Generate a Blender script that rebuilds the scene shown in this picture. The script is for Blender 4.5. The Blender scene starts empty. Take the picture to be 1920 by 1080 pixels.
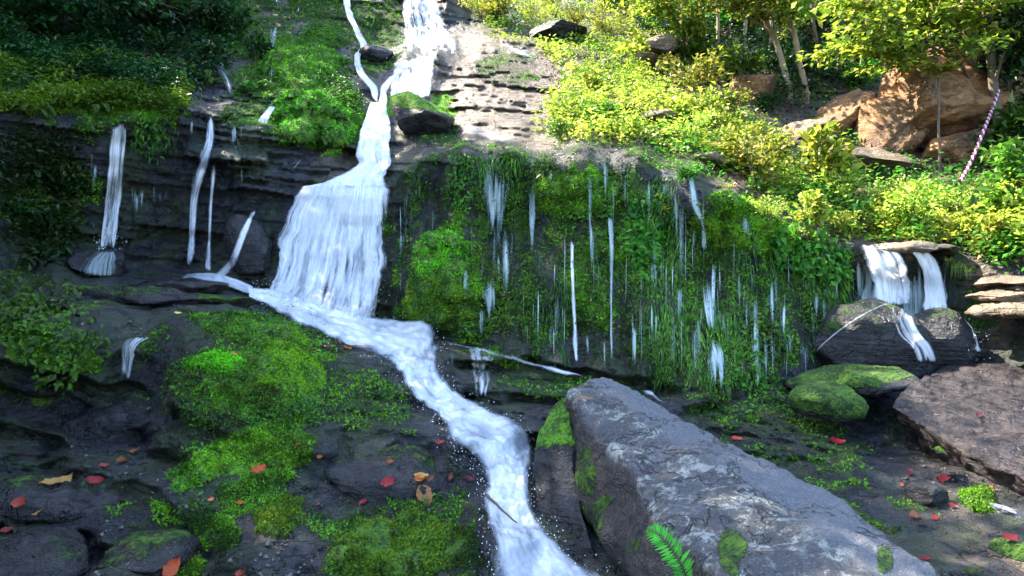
import bpy, bmesh, math, random
import numpy as np
from mathutils import Vector, Matrix
from mathutils.bvhtree import BVHTree

R = math.radians
rng = np.random.default_rng(7)
random.seed(7)
SC = bpy.context.scene
COL = SC.collection

# ------------------------------------------------------------------ camera, sky, sun, exposure
F = 1507.0                       # focal length in pixels of a 1920 wide frame
CAMZ = 1.6
cam = bpy.data.cameras.new('camera')
cam.sensor_width = 36.0
cam.lens = 36.0 * F / 1920.0
cam.clip_start = 0.05
cam.clip_end = 2000
camo = bpy.data.objects.new('camera', cam)
camo.location = (0, 0, CAMZ)
camo.rotation_euler = (R(90), 0, 0)
COL.objects.link(camo)
SC.camera = camo

SUN_EL, SUN_AZ = R(49), R(-62)   # azimuth measured from +Y towards +X
world = bpy.data.worlds.new('World')
SC.world = world
world.use_nodes = True
wn = world.node_tree
for n in list(wn.nodes):
    wn.nodes.remove(n)
wo = wn.nodes.new('ShaderNodeOutputWorld')
bg = wn.nodes.new('ShaderNodeBackground')
sky = wn.nodes.new('ShaderNodeTexSky')
sky.sky_type = 'NISHITA'
sky.sun_disc = False
sky.sun_elevation = SUN_EL
sky.sun_rotation = SUN_AZ
bg.inputs['Strength'].default_value = 0.15
wn.links.new(sky.outputs[0], bg.inputs[0])
wn.links.new(bg.outputs[0], wo.inputs[0])
sl = bpy.data.lights.new('sun', 'SUN')
sl.energy = 4.6
sl.angle = R(0.5)
sl.color = (1.0, 0.90, 0.74)
so = bpy.data.objects.new('sun', sl)
SUNV = Vector((math.sin(SUN_AZ) * math.cos(SUN_EL), math.cos(SUN_AZ) * math.cos(SUN_EL), math.sin(SUN_EL)))
so.rotation_euler = SUNV.to_track_quat('Z', 'Y').to_euler()
so.location = SUNV * 60
COL.objects.link(so)
SC.view_settings.view_transform = 'Standard'
SC.view_settings.look = 'None'
SC.view_settings.exposure = 2.75
SC.view_settings.gamma = 1.0
SC.cycles.max_bounces = 6
SC.cycles.transparent_max_bounces = 12
SC.cycles.diffuse_bounces = 3
SC.cycles.glossy_bounces = 2
SC.cycles.transmission_bounces = 4
SC.cycles.sample_clamp_indirect = 6
SC.cycles.caustics_reflective = False
SC.cycles.caustics_refractive = False


# ------------------------------------------------------------------ noise helpers (numpy)
def _hash(ix, iy, iz, s):
    h = (ix.astype(np.int64) * 374761393 + iy.astype(np.int64) * 668265263 + iz.astype(np.int64) * 2147483647 + s * 974634777) & 0xffffffff
    h = ((h ^ (h >> 13)) * 1274126177) & 0xffffffff
    h = ((h ^ (h >> 15)) * 2246822519) & 0xffffffff
    h = h ^ (h >> 16)
    return (h & 0xffffff) / float(0xffffff)


def vnoise(p, s=0):
    i = np.floor(p).astype(np.int64)
    f = p - i
    u = f * f * (3 - 2 * f)
    out = 0
    for dx in (0, 1):
        wx = u[..., 0] if dx else 1 - u[..., 0]
        for dy in (0, 1):
            wy = u[..., 1] if dy else 1 - u[..., 1]
            for dz in (0, 1):
                wz = u[..., 2] if dz else 1 - u[..., 2]
                out = out + wx * wy * wz * _hash(i[..., 0] + dx, i[..., 1] + dy, i[..., 2] + dz, s)
    return out


def fbm(p, o=4, s=0, g=0.5):
    a, t, n = 1.0, 0.0, 0.0
    for k in range(o):
        t = t + a * (vnoise(p, s + k) - 0.5)
        n += a
        a *= g
        p = p * 2.03 + 11.7
    return t / n * 2.0


def ridged(p, o=4, s=0):
    a, t, n = 1.0, 0.0, 0.0
    for k in range(o):
        t = t + a * (1 - np.abs(vnoise(p, s + k) * 2 - 1))
        n += a
        a *= 0.5
        p = p * 2.07 + 5.3
    return t / n


def sstep(a, b, x):
    t = np.clip((x - a) / (b - a), 0, 1)
    return t * t * (3 - 2 * t)


# ------------------------------------------------------------------ back-projection: an image pixel and a chosen depth give a point
def ray(px, py):
    px = np.asarray(px, float)
    py = np.asarray(py, float)
    return np.stack([(px - 960) / F, np.ones_like(px), -(py - 540) / F], -1)


def at(px, py, d):
    v = ray(px, py) * np.asarray(d, float)[..., None]
    v[..., 2] += CAMZ
    return v


# ------------------------------------------------------------------ object helpers
def tag(o, label=None, cat=None, group=None, kind=None):
    if label: o['label'] = label
    if cat: o['category'] = cat
    if group: o['group'] = group
    if kind: o['kind'] = kind
    return o


def empty(name, loc, rz=0.0):
    o = bpy.data.objects.new(name, None)
    o.empty_display_size = 0.1
    o.location = loc
    o.rotation_euler = (0, 0, rz)
    COL.objects.link(o)
    return o


def mesh_np(name, V, faces, mat=None, smooth=True, attrs=None, uv=None):
    """faces: (N,3) or (N,4) int array, or a list of such arrays"""
    if not isinstance(faces, list): faces = [faces]
    faces = [np.asarray(f, np.int32) for f in faces if len(f)]
    me = bpy.data.meshes.new(name)
    nv = len(V)
    loops = np.concatenate([f.ravel() for f in faces])
    sizes = np.concatenate([np.full(len(f), f.shape[1], np.int32) for f in faces])
    starts = np.concatenate([[0], np.cumsum(sizes)[:-1]]).astype(np.int32)
    me.vertices.add(nv)
    me.vertices.foreach_set('co', np.asarray(V, np.float32).ravel())
    me.loops.add(len(loops))
    me.loops.foreach_set('vertex_index', loops.astype(np.int32))
    me.polygons.add(len(sizes))
    me.polygons.foreach_set('loop_start', starts)
    me.polygons.foreach_set('loop_total', sizes)
    me.update(calc_edges=True)
    if smooth:
        me.polygons.foreach_set('use_smooth', np.ones(len(sizes), bool))
    for k, a in (attrs or {}).items():
        at_ = me.attributes.new(k, 'FLOAT', 'POINT')
        at_.data.foreach_set('value', np.asarray(a, np.float32).ravel())
    if uv is not None:
        ul = me.uv_layers.new(name='UVMap')
        ul.data.foreach_set('uv', np.asarray(uv, np.float32)[loops].ravel())
    if mat: me.materials.append(mat)
    return me


def link(name, me, parent=None, loc=None):
    o = bpy.data.objects.new(name, me)
    COL.objects.link(o)
    if parent is not None: o.parent = parent
    if loc is not None: o.location = loc
    return o


def obj_world(name, V, faces, mat, parent=None, **kw):
    """object from world coordinates; its origin goes to the lowest middle of the mesh"""
    V = np.asarray(V, float)
    if parent is None:
        c = (V.max(0) + V.min(0)) / 2
        c[2] = V[:, 2].min()
    else:
        c = np.array(parent.location)
    me = mesh_np(name, V - c, faces, mat, **kw)
    o = link(name, me, parent)
    if parent is None: o.location = c
    return o


def copy_tree(o, parent=None):
    c = o.copy()
    COL.objects.link(c)
    c.parent = parent
    for ch in o.children:
        copy_tree(ch, c)
    return c


# ------------------------------------------------------------------ materials
class NT:
    def __init__(self, name):
        self.m = bpy.data.materials.new(name)
        self.m.use_nodes = True
        self.t = self.m.node_tree
        for n in list(self.t.nodes): self.t.nodes.remove(n)
        self.out = self.t.nodes.new('ShaderNodeOutputMaterial')

    def n(self, typ, **kw):
        nd = self.t.nodes.new('ShaderNode' + typ)
        for k, v in kw.items():
            if k.startswith('i_'):
                key = k[2:]
                key = int(key) if key.isdigit() else key.replace('_', ' ')
                self.set(nd.inputs[key], v)
            else:
                setattr(nd, k, v)
        return nd

    def set(self, sock, v):
        if hasattr(v, 'is_output') or isinstance(v, bpy.types.NodeSocket):
            self.t.links.new(v, sock)
        elif isinstance(v, bpy.types.Node):
            self.t.links.new(v.outputs[0], sock)
        elif isinstance(v, (tuple, list)) and len(v) == 3 and sock.type == 'RGBA':
            sock.default_value = (*v, 1)
        else:
            sock.default_value = v

    def noise(self, vec, scale, detail=5, rough=0.55, dist=0.0):
        return self.n('TexNoise', i_Vector=vec, i_Scale=scale, i_Detail=detail, i_Roughness=rough, i_Distortion=dist).outputs[0]

    def math(self, op, a, b=0.0, c=None, clamp=False):
        nd = self.n('Math', operation=op, use_clamp=clamp)
        self.set(nd.inputs[0], a)
        self.set(nd.inputs[1], b)
        if c is not None: self.set(nd.inputs[2], c)
        return nd.outputs[0]

    def mix(self, f, a, b):
        nd = self.n('MixRGB')
        self.set(nd.inputs[0], f)
        self.set(nd.inputs[1], a)
        self.set(nd.inputs[2], b)
        return nd.outputs[0]

    def ramp(self, f, lo, hi, a=0.0, b=1.0):
        nd = self.n('MapRange', interpolation_type='SMOOTHSTEP')
        self.set(nd.inputs[0], f)
        for i, v in enumerate((lo, hi, a, b)): self.set(nd.inputs[i + 1], v)
        return nd.outputs[0]

    def attr(self, name):
        return self.n('Attribute', attribute_name=name).outputs['Fac']

    def pos(self):
        return self.n('NewGeometry').outputs['Position']

    def mapv(self, vec, scale, rot=(0, 0, 0)):
        nd = self.n('Mapping')
        self.set(nd.inputs['Vector'], vec)
        nd.inputs['Scale'].default_value = scale
        nd.inputs['Rotation'].default_value = rot
        return nd.outputs[0]

    def done(self, sh):
        self.t.links.new(sh if isinstance(sh, bpy.types.NodeSocket) else sh.outputs[0], self.out.inputs['Surface'])
        return self.m


def rock_material(name, dark, mid, light, wet=0.7, tan=None, strata=6.0, lichen=0.0, crack=0.75):
    b = NT(name)
    p = b.pos()
    n1 = b.noise(p, 1.7, 8, 0.62, 0.4)
    n2 = b.noise(p, 9.0, 8, 0.65)
    n3 = b.noise(b.mapv(p, (1.2, 1.2, 14.0), (0.12, 0.1, 0)), 1.6, 6, 0.6, 0.3)
    n4 = b.noise(p, 45.0, 4, 0.6)
    c = b.mix(b.ramp(n1, 0.36, 0.64), dark, mid)
    c = b.mix(b.math('MULTIPLY', b.ramp(n2, 0.5, 0.72), 0.75), c, light)
    c = b.mix(b.math('MULTIPLY', b.ramp(n3, 0.52, 0.66), 0.6), c, dark)
    if tan:
        al_ = b.noise(b.mapv(p, (1.3, 1.3, 0.7)), 1.4, 7, 0.68, 0.5)
        c = b.mix(b.math('MULTIPLY', b.ramp(al_, 0.44, 0.58), 0.85), c, b.mix(n2, (0.006, 0.012, 0.004), (0.030, 0.050, 0.012)))
        c = b.mix(b.math('MULTIPLY', b.ramp(b.noise(p, 2.3, 6, 0.7), 0.60, 0.68), 0.6), c, (0.045, 0.026, 0.015))
        tf = b.attr('tan')
        tc = b.mix(b.ramp(n3, 0.4, 0.62), tan, tuple(x * 0.45 for x in tan))
        tc = b.mix(b.ramp(n2, 0.45, 0.7), tc, tuple(min(1, x * 1.35) for x in tan))
        c = b.mix(tf, c, tc)
        sf = b.ramp(b.math('ADD', b.attr('soil'), b.math('MULTIPLY', b.math('SUBTRACT', n2, 0.5), 0.8)), 0.35, 0.65)
        c = b.mix(sf, c, b.mix(n2, (0.02, 0.014, 0.009), (0.075, 0.05, 0.028)))
    if lichen:
        rg = b.math('MULTIPLY', b.math('SUBTRACT', 1.0, b.attr('smooth')), lichen)
        v = b.noise(p, 6.0, 10, 0.75, 0.3)
        c = b.mix(b.math('MULTIPLY', b.math('MULTIPLY', b.ramp(v, 0.51, 0.56), rg), 0.95), c, (0.33, 0.345, 0.31))
        v2 = b.noise(p, 17.0, 9, 0.75)
        c = b.mix(b.math('MULTIPLY', b.ramp(v2, 0.51, 0.58), rg), c, (0.035, 0.034, 0.04))
        v3 = b.noise(p, 5.1, 6, 0.7)
        c = b.mix(b.math('MULTIPLY', b.ramp(v3, 0.53, 0.60), rg), c, (0.05, 0.045, 0.05))
        v4 = b.noise(p, 2.6, 4, 0.6)
        c = b.mix(b.math('MULTIPLY', b.ramp(v4, 0.62, 0.68), rg), c, (0.26, 0.15, 0.06))
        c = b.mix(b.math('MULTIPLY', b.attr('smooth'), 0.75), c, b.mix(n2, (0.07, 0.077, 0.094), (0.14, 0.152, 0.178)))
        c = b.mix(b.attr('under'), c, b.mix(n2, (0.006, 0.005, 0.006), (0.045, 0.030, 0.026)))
    cw = b.noise(b.mapv(p, (1.0, 1.0, 1.7), (0.3, 0.2, 0.5)), 1.5, 5, 0.62, 0.6)
    ck = b.ramp(b.math('ABSOLUTE', b.math('SUBTRACT', cw, 0.5)), 0.0, 0.011)
    c = b.mix(b.math('MULTIPLY', b.math('SUBTRACT', 1.0, ck), crack), c, tuple(x * 0.25 for x in dark))
    n5 = b.noise(p, 95.0, 3, 0.7)
    c = b.mix(b.math('MULTIPLY', b.ramp(n5, 0.54, 0.66), 0.5), c, light)
    c = b.mix(b.math('MULTIPLY', b.ramp(n5, 0.46, 0.36), 0.6), c, dark)
    # moss where the mask attribute puts it, with a ragged edge
    mo = b.attr('moss')
    e = b.math('ADD', mo, b.math('MULTIPLY', b.math('SUBTRACT', n2, 0.5), 0.9))
    e = b.math('ADD', e, b.math('MULTIPLY', b.math('SUBTRACT', n4, 0.5), 0.5))
    mf = b.ramp(e, 0.42, 0.62)
    hue = b.attr('lime')
    mdark = b.mix(hue, (0.005, 0.014, 0.004), (0.022, 0.070, 0.004))
    mlite = b.mix(hue, (0.045, 0.085, 0.010), (0.16, 0.42, 0.012))
    mc = b.mix(b.ramp(b.math('ADD', b.math('MULTIPLY', n2, 0.5), b.math('MULTIPLY', n4, 0.5)), 0.4, 0.6), mdark, mlite)
    col = b.mix(mf, c, mc)
    # bump
    h = b.math('ADD', b.math('MULTIPLY', n2, 0.6), b.math('MULTIPLY', n3, 0.6))
    h = b.math('ADD', h, b.math('MULTIPLY', n4, 0.25))
    h = b.math('ADD', h, b.math('MULTIPLY', b.math('MULTIPLY', mf, n4), 1.2))
    h = b.math('ADD', h, b.math('MULTIPLY', n5, 0.14))
    h = b.math('ADD', h, b.math('MULTIPLY', ck, 0.35 * crack))
    bump = b.n('Bump', i_Height=h, i_Distance=0.06, i_Strength=1.0)
    rough = b.ramp(n2, 0.35, 0.62, 0.55 - 0.42 * wet, 0.85 - 0.30 * wet)
    rough = b.mix(mf, rough, (0.95, 0.95, 0.95))
    pr = b.n('BsdfPrincipled', i_Base_Color=col, i_Roughness=rough, i_Normal=bump.outputs[0])
    pr.inputs['Specular IOR Level'].default_value = 0.42
    return b.done(pr)


def leaf_material(name, c1, c2, c3=None, trans=0.45, rough=0.45):
    b = NT(name)
    t = b.attr('tint')
    col = b.mix(b.ramp(t, 0.1, 0.85), c1, c2)
    if c3: col = b.mix(b.ramp(t, 0.86, 0.97), col, c3)
    oi = b.n('ObjectInfo').outputs['Random']
    hsv = b.n('HueSaturation', i_Color=col)
    b.set(hsv.inputs['Hue'], b.ramp(oi, 0, 1, 0.472, 0.522))
    b.set(hsv.inputs['Value'], b.ramp(oi, 0, 1, 0.6, 1.35))
    pr = b.n('BsdfPrincipled', i_Base_Color=hsv, i_Roughness=rough)
    pr.inputs['Specular IOR Level'].default_value = 0.3
    tr = b.n('BsdfTranslucent', i_Color=hsv)
    mx = b.n('MixShader')
    mx.inputs[0].default_value = trans
    b.t.links.new(pr.outputs[0], mx.inputs[1])
    b.t.links.new(tr.outputs[0], mx.inputs[2])
    return b.done(mx)


def plain(name, c, rough=0.6, var=0.3, scale=20.0):
    b = NT(name)
    n = b.noise(b.n('TexCoord').outputs['Object'], scale, 5)
    col = b.mix(n, tuple(x * (1 - var) for x in c), tuple(min(1, x * (1 + var)) for x in c))
    return b.done(b.n('BsdfPrincipled', i_Base_Color=col, i_Roughness=rough))


def water_material(name, across, along, lo, hi, tint=(0.80, 0.86, 0.94), core=(0.86, 0.89, 0.93), det=5):
    """falling water: white threads with clear gaps; UV is in metres (across, along)"""
    b = NT(name)
    uv = b.n('UVMap').outputs[0]
    rnd = b.n('ObjectInfo').outputs['Random']
    off = b.n('VectorMath', operation='ADD')
    b.set(off.inputs[0], uv)
    cb = b.n('CombineXYZ')
    b.set(cb.inputs[0], b.math('MULTIPLY', rnd, 37.0))
    b.set(cb.inputs[1], b.math('MULTIPLY', rnd, 53.0))
    b.t.links.new(cb.outputs[0], off.inputs[1])
    u2 = off.outputs[0]
    a = b.noise(b.mapv(u2, (across, along, 1)), 1.0, det, 0.6, 0.25 if det > 2 else 0.05)
    c = b.noise(b.mapv(u2, (across * 3.1, along * 2.2, 1)), 1.0, min(det, 4), 0.6)
    d = b.noise(b.mapv(u2, (across * 0.35, along * 0.8, 1)), 1.0, 3, 0.5, 0.5)
    s = b.math('ADD', b.math('MULTIPLY', a, 0.42), b.math('MULTIPLY', c, 0.20))
    s = b.math('ADD', s, b.math('MULTIPLY', d, 0.38))
    dn = b.attr('dens')
    s = b.math('ADD', s, b.math('MULTIPLY', b.math('SUBTRACT', dn, 0.5), 0.6))
    al = b.ramp(s, lo, hi)
    ed = b.math('ADD', dn, b.math('MULTIPLY', b.math('SUBTRACT', c, 0.5), 0.9))
    al = b.math('MULTIPLY', al, b.ramp(ed, 0.06, 0.34))
    al = b.math('MULTIPLY', al, b.ramp(dn, 0.0, 0.05))
    col = b.mix(b.ramp(s, lo, hi + 0.12), tint, core)
    bump = b.n('Bump', i_Height=s, i_Distance=0.05, i_Strength=0.6)
    df = b.n('BsdfPrincipled', i_Base_Color=col, i_Roughness=0.35, i_Normal=bump.outputs[0])
    tl = b.n('BsdfTranslucent', i_Color=col)
    m1 = b.n('MixShader')
    m1.inputs[0].default_value = 0.4
    b.t.links.new(df.outputs[0], m1.inputs[1])
    b.t.links.new(tl.outputs[0], m1.inputs[2])
    tp = b.n('BsdfTransparent')
    m2 = b.n('MixShader')
    b.set(m2.inputs[0], al)
    b.t.links.new(tp.outputs[0], m2.inputs[1])
    b.t.links.new(m1.outputs[0], m2.inputs[2])
    return b.done(m2)


M_ROCK = rock_material('wet_bedrock', (0.003, 0.004, 0.007), (0.013, 0.014, 0.020), (0.050, 0.055, 0.066), 0.85, tan=(0.125, 0.086, 0.056))
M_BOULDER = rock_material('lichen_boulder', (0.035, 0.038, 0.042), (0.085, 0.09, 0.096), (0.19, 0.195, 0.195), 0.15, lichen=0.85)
M_BOULDER_S = rock_material('smooth_grey_rock', (0.15, 0.16, 0.18), (0.20, 0.21, 0.235), (0.26, 0.27, 0.29), 0.25)
M_DARKROCK = rock_material('dark_wet_rock', (0.005, 0.005, 0.007), (0.018, 0.018, 0.021), (0.055, 0.054, 0.058), 0.9)
M_SLAB = rock_material('wet_maroon_slab', (0.006, 0.004, 0.005), (0.019, 0.012, 0.013), (0.060, 0.040, 0.041), 1.05)
M_ORANGE = rock_material('orange_sandstone', (0.085, 0.042, 0.02), (0.35, 0.165, 0.06), (0.44, 0.28, 0.13), 0.0)
M_TAN = rock_material('pale_tan_rock', (0.08, 0.058, 0.04), (0.18, 0.135, 0.09), (0.30, 0.24, 0.175), 0.1)
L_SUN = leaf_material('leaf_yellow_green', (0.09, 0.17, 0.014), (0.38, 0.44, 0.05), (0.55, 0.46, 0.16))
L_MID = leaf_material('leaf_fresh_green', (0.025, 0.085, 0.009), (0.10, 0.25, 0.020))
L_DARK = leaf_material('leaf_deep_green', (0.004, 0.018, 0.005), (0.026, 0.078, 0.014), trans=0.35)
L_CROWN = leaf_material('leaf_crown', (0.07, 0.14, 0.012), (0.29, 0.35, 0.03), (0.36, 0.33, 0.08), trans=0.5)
L_GRASS = leaf_material('grass_blade', (0.05, 0.17, 0.012), (0.20, 0.46, 0.025))
L_HANG = leaf_material('hanging_weed', (0.008, 0.040, 0.010), (0.055, 0.17, 0.016), (0.15, 0.30, 0.02), trans=0.3)
L_MOSS = leaf_material('moss_tuft_lime', (0.025, 0.085, 0.004), (0.17, 0.47, 0.012), trans=0.3, rough=0.8)
L_OLIVE = leaf_material('moss_tuft_olive', (0.015, 0.040, 0.004), (0.135, 0.28, 0.012), trans=0.3, rough=0.8)
L_RED = leaf_material('leaf_fallen_red', (0.11, 0.020, 0.008), (0.44, 0.075, 0.018), (0.34, 0.17, 0.05), trans=0.2)
L_YEL = leaf_material('leaf_fallen_yellow', (0.45, 0.28, 0.05), (0.6, 0.42, 0.12), trans=0.2)
M_BARK = plain('bark', (0.10, 0.075, 0.05), 0.9, 0.5, 14)
M_BARKP = plain('bark_pale', (0.26, 0.20, 0.12), 0.9, 0.4, 14)
M_STEM = plain('plant_stem', (0.06, 0.07, 0.02), 0.7)
W_FALL = water_material('falling_water', 22.0, 1.3, 0.40, 0.59, (0.74, 0.80, 0.89), (0.93, 0.94, 0.96))
W_THIN = water_material('thin_falling_water', 38.0, 0.7, 0.365, 0.66, (0.42, 0.58, 0.62), (0.74, 0.84, 0.88), det=2)
W_FOAM = water_material('foaming_water', 9.0, 2.2, 0.36, 0.64, (0.60, 0.68, 0.80), (0.90, 0.92, 0.95))

# ------------------------------------------------------------------ terrain control points (image pixel x, image pixel y, hand-set depth)
CP = []


def pts(d_list):
    for t in d_list: CP.append(t)


# beyond the frame, all round
for x in range(-900, 2900, 300):
    pts([(x, 1700, 1.75), (x, 1350, 2.6)])
for x, kk in ((-900, 0.42), (-600, 0.55), (-320, 0.72)):      # unseen left bank, drawn in beside the camera to block side light
    pts([(x, 1080, 3.6 * (kk + .25)), (x, 860, 4.3 * kk), (x, 650, 5.2 * kk), (x, 520, 6.4 * kk), (x, 400, 6.6 * kk), (x, 230, 7.0 * kk), (x, 0, 8.0 * kk), (x, -300, 10 * kk), (x, -700, 13 * kk)])
for x in (2200, 2500, 2800):
    pts([(x, 1080, 3.3), (x, 900, 4.0), (x, 700, 5.5), (x, 520, 6.8), (x, 400, 7.8), (x, 200, 10.0), (x, 0, 13), (x, -300, 20), (x, -700, 30)])
for x in (0, 400, 800, 1200, 1600, 1950):
    pts([(x, -300, 21 if x < 700 else 26), (x, -700, 32)])
# foreground floor
pts([(0, 1080, 3.75), (200, 1080, 3.75), (400, 1080, 3.85), (600, 1080, 3.9), (800, 1080, 3.95), (1000, 1080, 4.0), (1200, 1080, 4.0), (1500, 1080, 3.9), (1750, 1080, 3.75), (1920, 1080, 3.7), (2000, 1000, 4.0)])
pts([(0, 930, 4.3), (150, 938, 4.35), (280, 950, 4.35), (0, 985, 4.22), (150, 1000, 4.25), (280, 1012, 4.25), (380, 960, 4.25), (390, 1030, 4.15), (640, 830, 5.0), (640, 872, 4.9), (760, 850, 4.92), (430, 1040, 4.05), (550, 990, 4.2), (700, 980, 4.3), (860, 980, 4.3)])
pts([(0, 900, 4.45), (150, 890, 4.55), (300, 880, 4.6), (400, 900, 4.5), (520, 890, 4.6), (650, 900, 4.65), (800, 890, 4.75), (880, 880, 4.8)])
# dark recess on the left, under the slab
pts([(0, 845, 4.9), (120, 845, 5.0), (240, 840, 5.0), (320, 835, 5.0), (0, 805, 5.3), (120, 805, 5.45), (240, 802, 5.4), (310, 802, 5.2),
     (0, 740, 5.6), (120, 740, 5.75), (240, 740, 5.8), (310, 740, 5.5), (0, 712, 5.35), (100, 715, 5.35), (190, 712, 5.5), (240, 700, 5.75), (300, 700, 5.7)])
pts([(0, 640, 5.45), (100, 625, 5.5), (190, 620, 5.6), (240, 650, 5.85), (300, 650, 5.85), (250, 615, 6.0), (330, 605, 6.05), (100, 585, 5.9), (0, 580, 5.9)])
pts([(0, 525, 6.9), (100, 520, 7.1), (200, 560, 6.7), (320, 560, 6.8), (420, 560, 6.9), (150, 528, 7.6), (300, 535, 7.7), (420, 535, 7.7), (470, 560, 7.3)])
# mossy slope left of the torrent
pts([(360, 660, 5.55), (350, 760, 5.1), (340, 830, 4.9), (360, 610, 5.9), (450, 600, 6.2), (550, 610, 6.3), (450, 670, 5.5), (550, 680, 5.6), (450, 740, 5.15), (560, 740, 5.2), (480, 800, 4.95), (560, 810, 4.95), (470, 850, 4.75), (620, 850, 4.85)])
pts([(620, 640, 6.3), (700, 660, 6.3), (620, 740, 5.55), (720, 740, 5.7), (790, 770, 5.5), (640, 790, 5.15), (720, 800, 5.2), (820, 810, 5.15), (650, 812, 4.95), (760, 830, 4.95), (860, 830, 4.95)])
# pool at the foot of the main fall and torrent bed
pts([(475, 545, 8.0), (520, 570, 7.6), (600, 600, 7.2), (700, 625, 7.2), (780, 625, 7.4), (760, 670, 6.5), (800, 700, 6.2), (830, 760, 5.7), (880, 790, 5.4), (940, 830, 5.1), (930, 900, 4.7), (960, 1000, 4.2), (1050, 1060, 4.05)])
# hump right of the torrent
pts([(820, 645, 7.2), (900, 655, 7.1), (1000, 680, 6.9), (1100, 700, 6.75), (830, 680, 6.5), (900, 700, 6.45), (980, 720, 6.4), (1060, 740, 6.35), (880, 745, 6.1), (960, 770, 5.9), (1050, 790, 5.8), (1000, 860, 5.1), (1100, 900, 4.9)])
# right hand stream bed
pts([(1180, 740, 6.4), (1300, 760, 6.2), (1230, 800, 5.7), (1420, 790, 6.1), (1500, 800, 6.1), (1620, 800, 6.2), (1660, 760, 6.5), (1400, 830, 5.55), (1500, 850, 5.3), (1600, 870, 5.1), (1560, 930, 4.7), (1680, 920, 4.8), (1800, 880, 5.0), (1900, 920, 4.6), (1650, 1000, 4.25), (1800, 1000, 4.2), (1920, 1000, 4.1), (1800, 820, 5.6), (1920, 820, 5.4)])
# the curtain wall: foot line, middle, lip
foot = [(735, 608, 7.8), (800, 612, 7.65), (880, 640, 7.35), (1000, 668, 7.1), (1080, 690, 6.95), (1230, 722, 6.75), (1370, 738, 6.6), (1480, 720, 6.75), (1560, 720, 7.0), (1680, 700, 7.1), (1800, 690, 7.0), (1900, 660, 6.9)]
lip = [(738, 325, 8.7), (800, 305, 8.5), (870, 284, 8.3), (960, 283, 8.2), (1100, 276, 8.1), (1200, 290, 7.95), (1300, 322, 7.8), (1380, 365, 7.65), (1440, 415, 7.6), (1510, 440, 7.65), (1600, 458, 7.8), (1700, 464, 7.8), (1790, 478, 7.7), (1850, 515, 7.4), (1920, 520, 7.2)]
pts(foot)
pts(lip)
LX = np.array([l[0] for l in lip]); LY = np.array([l[1] for l in lip]); LD = np.array([l[2] for l in lip])
FX = np.array([l[0] for l in foot]); FY = np.array([l[1] for l in foot]); FD = np.array([l[2] for l in foot])
for x in (760, 850, 950, 1050, 1150, 1250, 1350, 1450, 1550):
    y0, y1 = np.interp(x, LX, LY), np.interp(x, FX, FY)
    a, b_ = np.interp(x, LX, LD), np.interp(x, FX, FD)
    for t, bulge in ((0.06, 0.0), (0.3, 0.12), (0.55, 0.0), (0.62, -0.16), (0.8, -0.05)):
        CP.append((x, y0 + (y1 - y0) * t, a + (b_ - a) * (t ** 1.3) + bulge))
pts([(1640, 520, 7.95), (1740, 530, 7.95), (1640, 620, 7.7), (1740, 640, 7.6), (1560, 640, 7.4), (1840, 600, 7.6)])
# moss hump on the wall
pts([(790, 470, 7.85), (850, 465, 7.8), (800, 540, 7.55), (850, 550, 7.5), (840, 455, 8.15), (780, 440, 8.25)])
# left wall behind the thin falls
for x, dd in ((60, 8.2), (160, 8.6), (250, 8.75), (340, 8.8), (420, 8.75)):
    pts([(x, 505, dd - 0.25), (x, 430, dd + 0.15), (x, 340, dd + 0.2), (x, 270, dd + 0.05)])
pts([(60, 215, 8.3), (160, 222, 8.6), (260, 215, 8.7), (340, 205, 8.8)])
pts([(60, 180, 9.0), (160, 185, 9.2), (260, 170, 9.5), (340, 180, 9.4), (50, 100, 10.4), (150, 100, 10.6), (250, 100, 11.0), (330, 120, 10.8), (60, 0, 12.5), (200, 0, 13.0), (350, 0, 13.5), (300, 60, 12.2)])
# boulder seat and the sloping ledge (350,205)-(680,330)
pts([(380, 205, 9.2), (440, 215, 9.15), (500, 235, 9.1), (560, 262, 9.05), (620, 290, 9.0), (670, 320, 8.95), (400, 250, 8.95), (480, 275, 8.85), (560, 305, 8.8), (620, 325, 8.75), (420, 300, 8.75), (500, 325, 8.65), (450, 350, 8.75), (530, 360, 8.65), (460, 420, 8.75), (480, 490, 8.5), (430, 505, 8.45)])
pts([(390, 190, 9.8), (460, 200, 9.9), (520, 225, 9.8), (600, 270, 9.5), (660, 290, 9.4)])
# main fall face
pts([(560, 352, 8.65), (640, 338, 8.7), (725, 330, 8.75), (530, 420, 8.5), (620, 440, 8.4), (710, 440, 8.4), (500, 520, 8.25), (600, 560, 7.9), (690, 570, 7.8), (640, 500, 8.1)])
# upper chute and hillocks beside it
pts([(700, 300, 9.2), (700, 250, 9.8), (705, 200, 10.4), (640, 310, 9.1), (560, 240, 9.7), (640, 250, 9.6), (560, 180, 10.1), (640, 190, 10.2), (660, 170, 10.6), (680, 150, 11.0), (670, 100, 12.4), (655, 40, 14.0), (640, 0, 15.2)])
pts([(450, 180, 10.3), (450, 110, 11.6), (500, 160, 10.6), (520, 110, 11.5), (580, 130, 11.2), (520, 60, 13.0), (600, 70, 12.8), (420, 60, 12.6), (480, 0, 14.6), (580, 0, 15.0), (430, 150, 10.7), (350, 90, 11.8), (370, 150, 10.4)])
pts([(760, 180, 11.0), (820, 180, 11.0), (760, 140, 11.5), (820, 130, 11.5), (760, 105, 12.0), (820, 100, 12.0), (740, 95, 12.9), (830, 92, 12.9), (720, 85, 13.6), (800, 80, 14.2), (860, 85, 13.6), (760, 0, 15.0), (840, 0, 15.0), (700, 0, 15.2), (700, 60, 14.4), (740, 290, 9.2), (760, 240, 9.9), (730, 200, 10.5), (780, 190, 10.6), (850, 250, 9.6), (820, 270, 9.1)])
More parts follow.
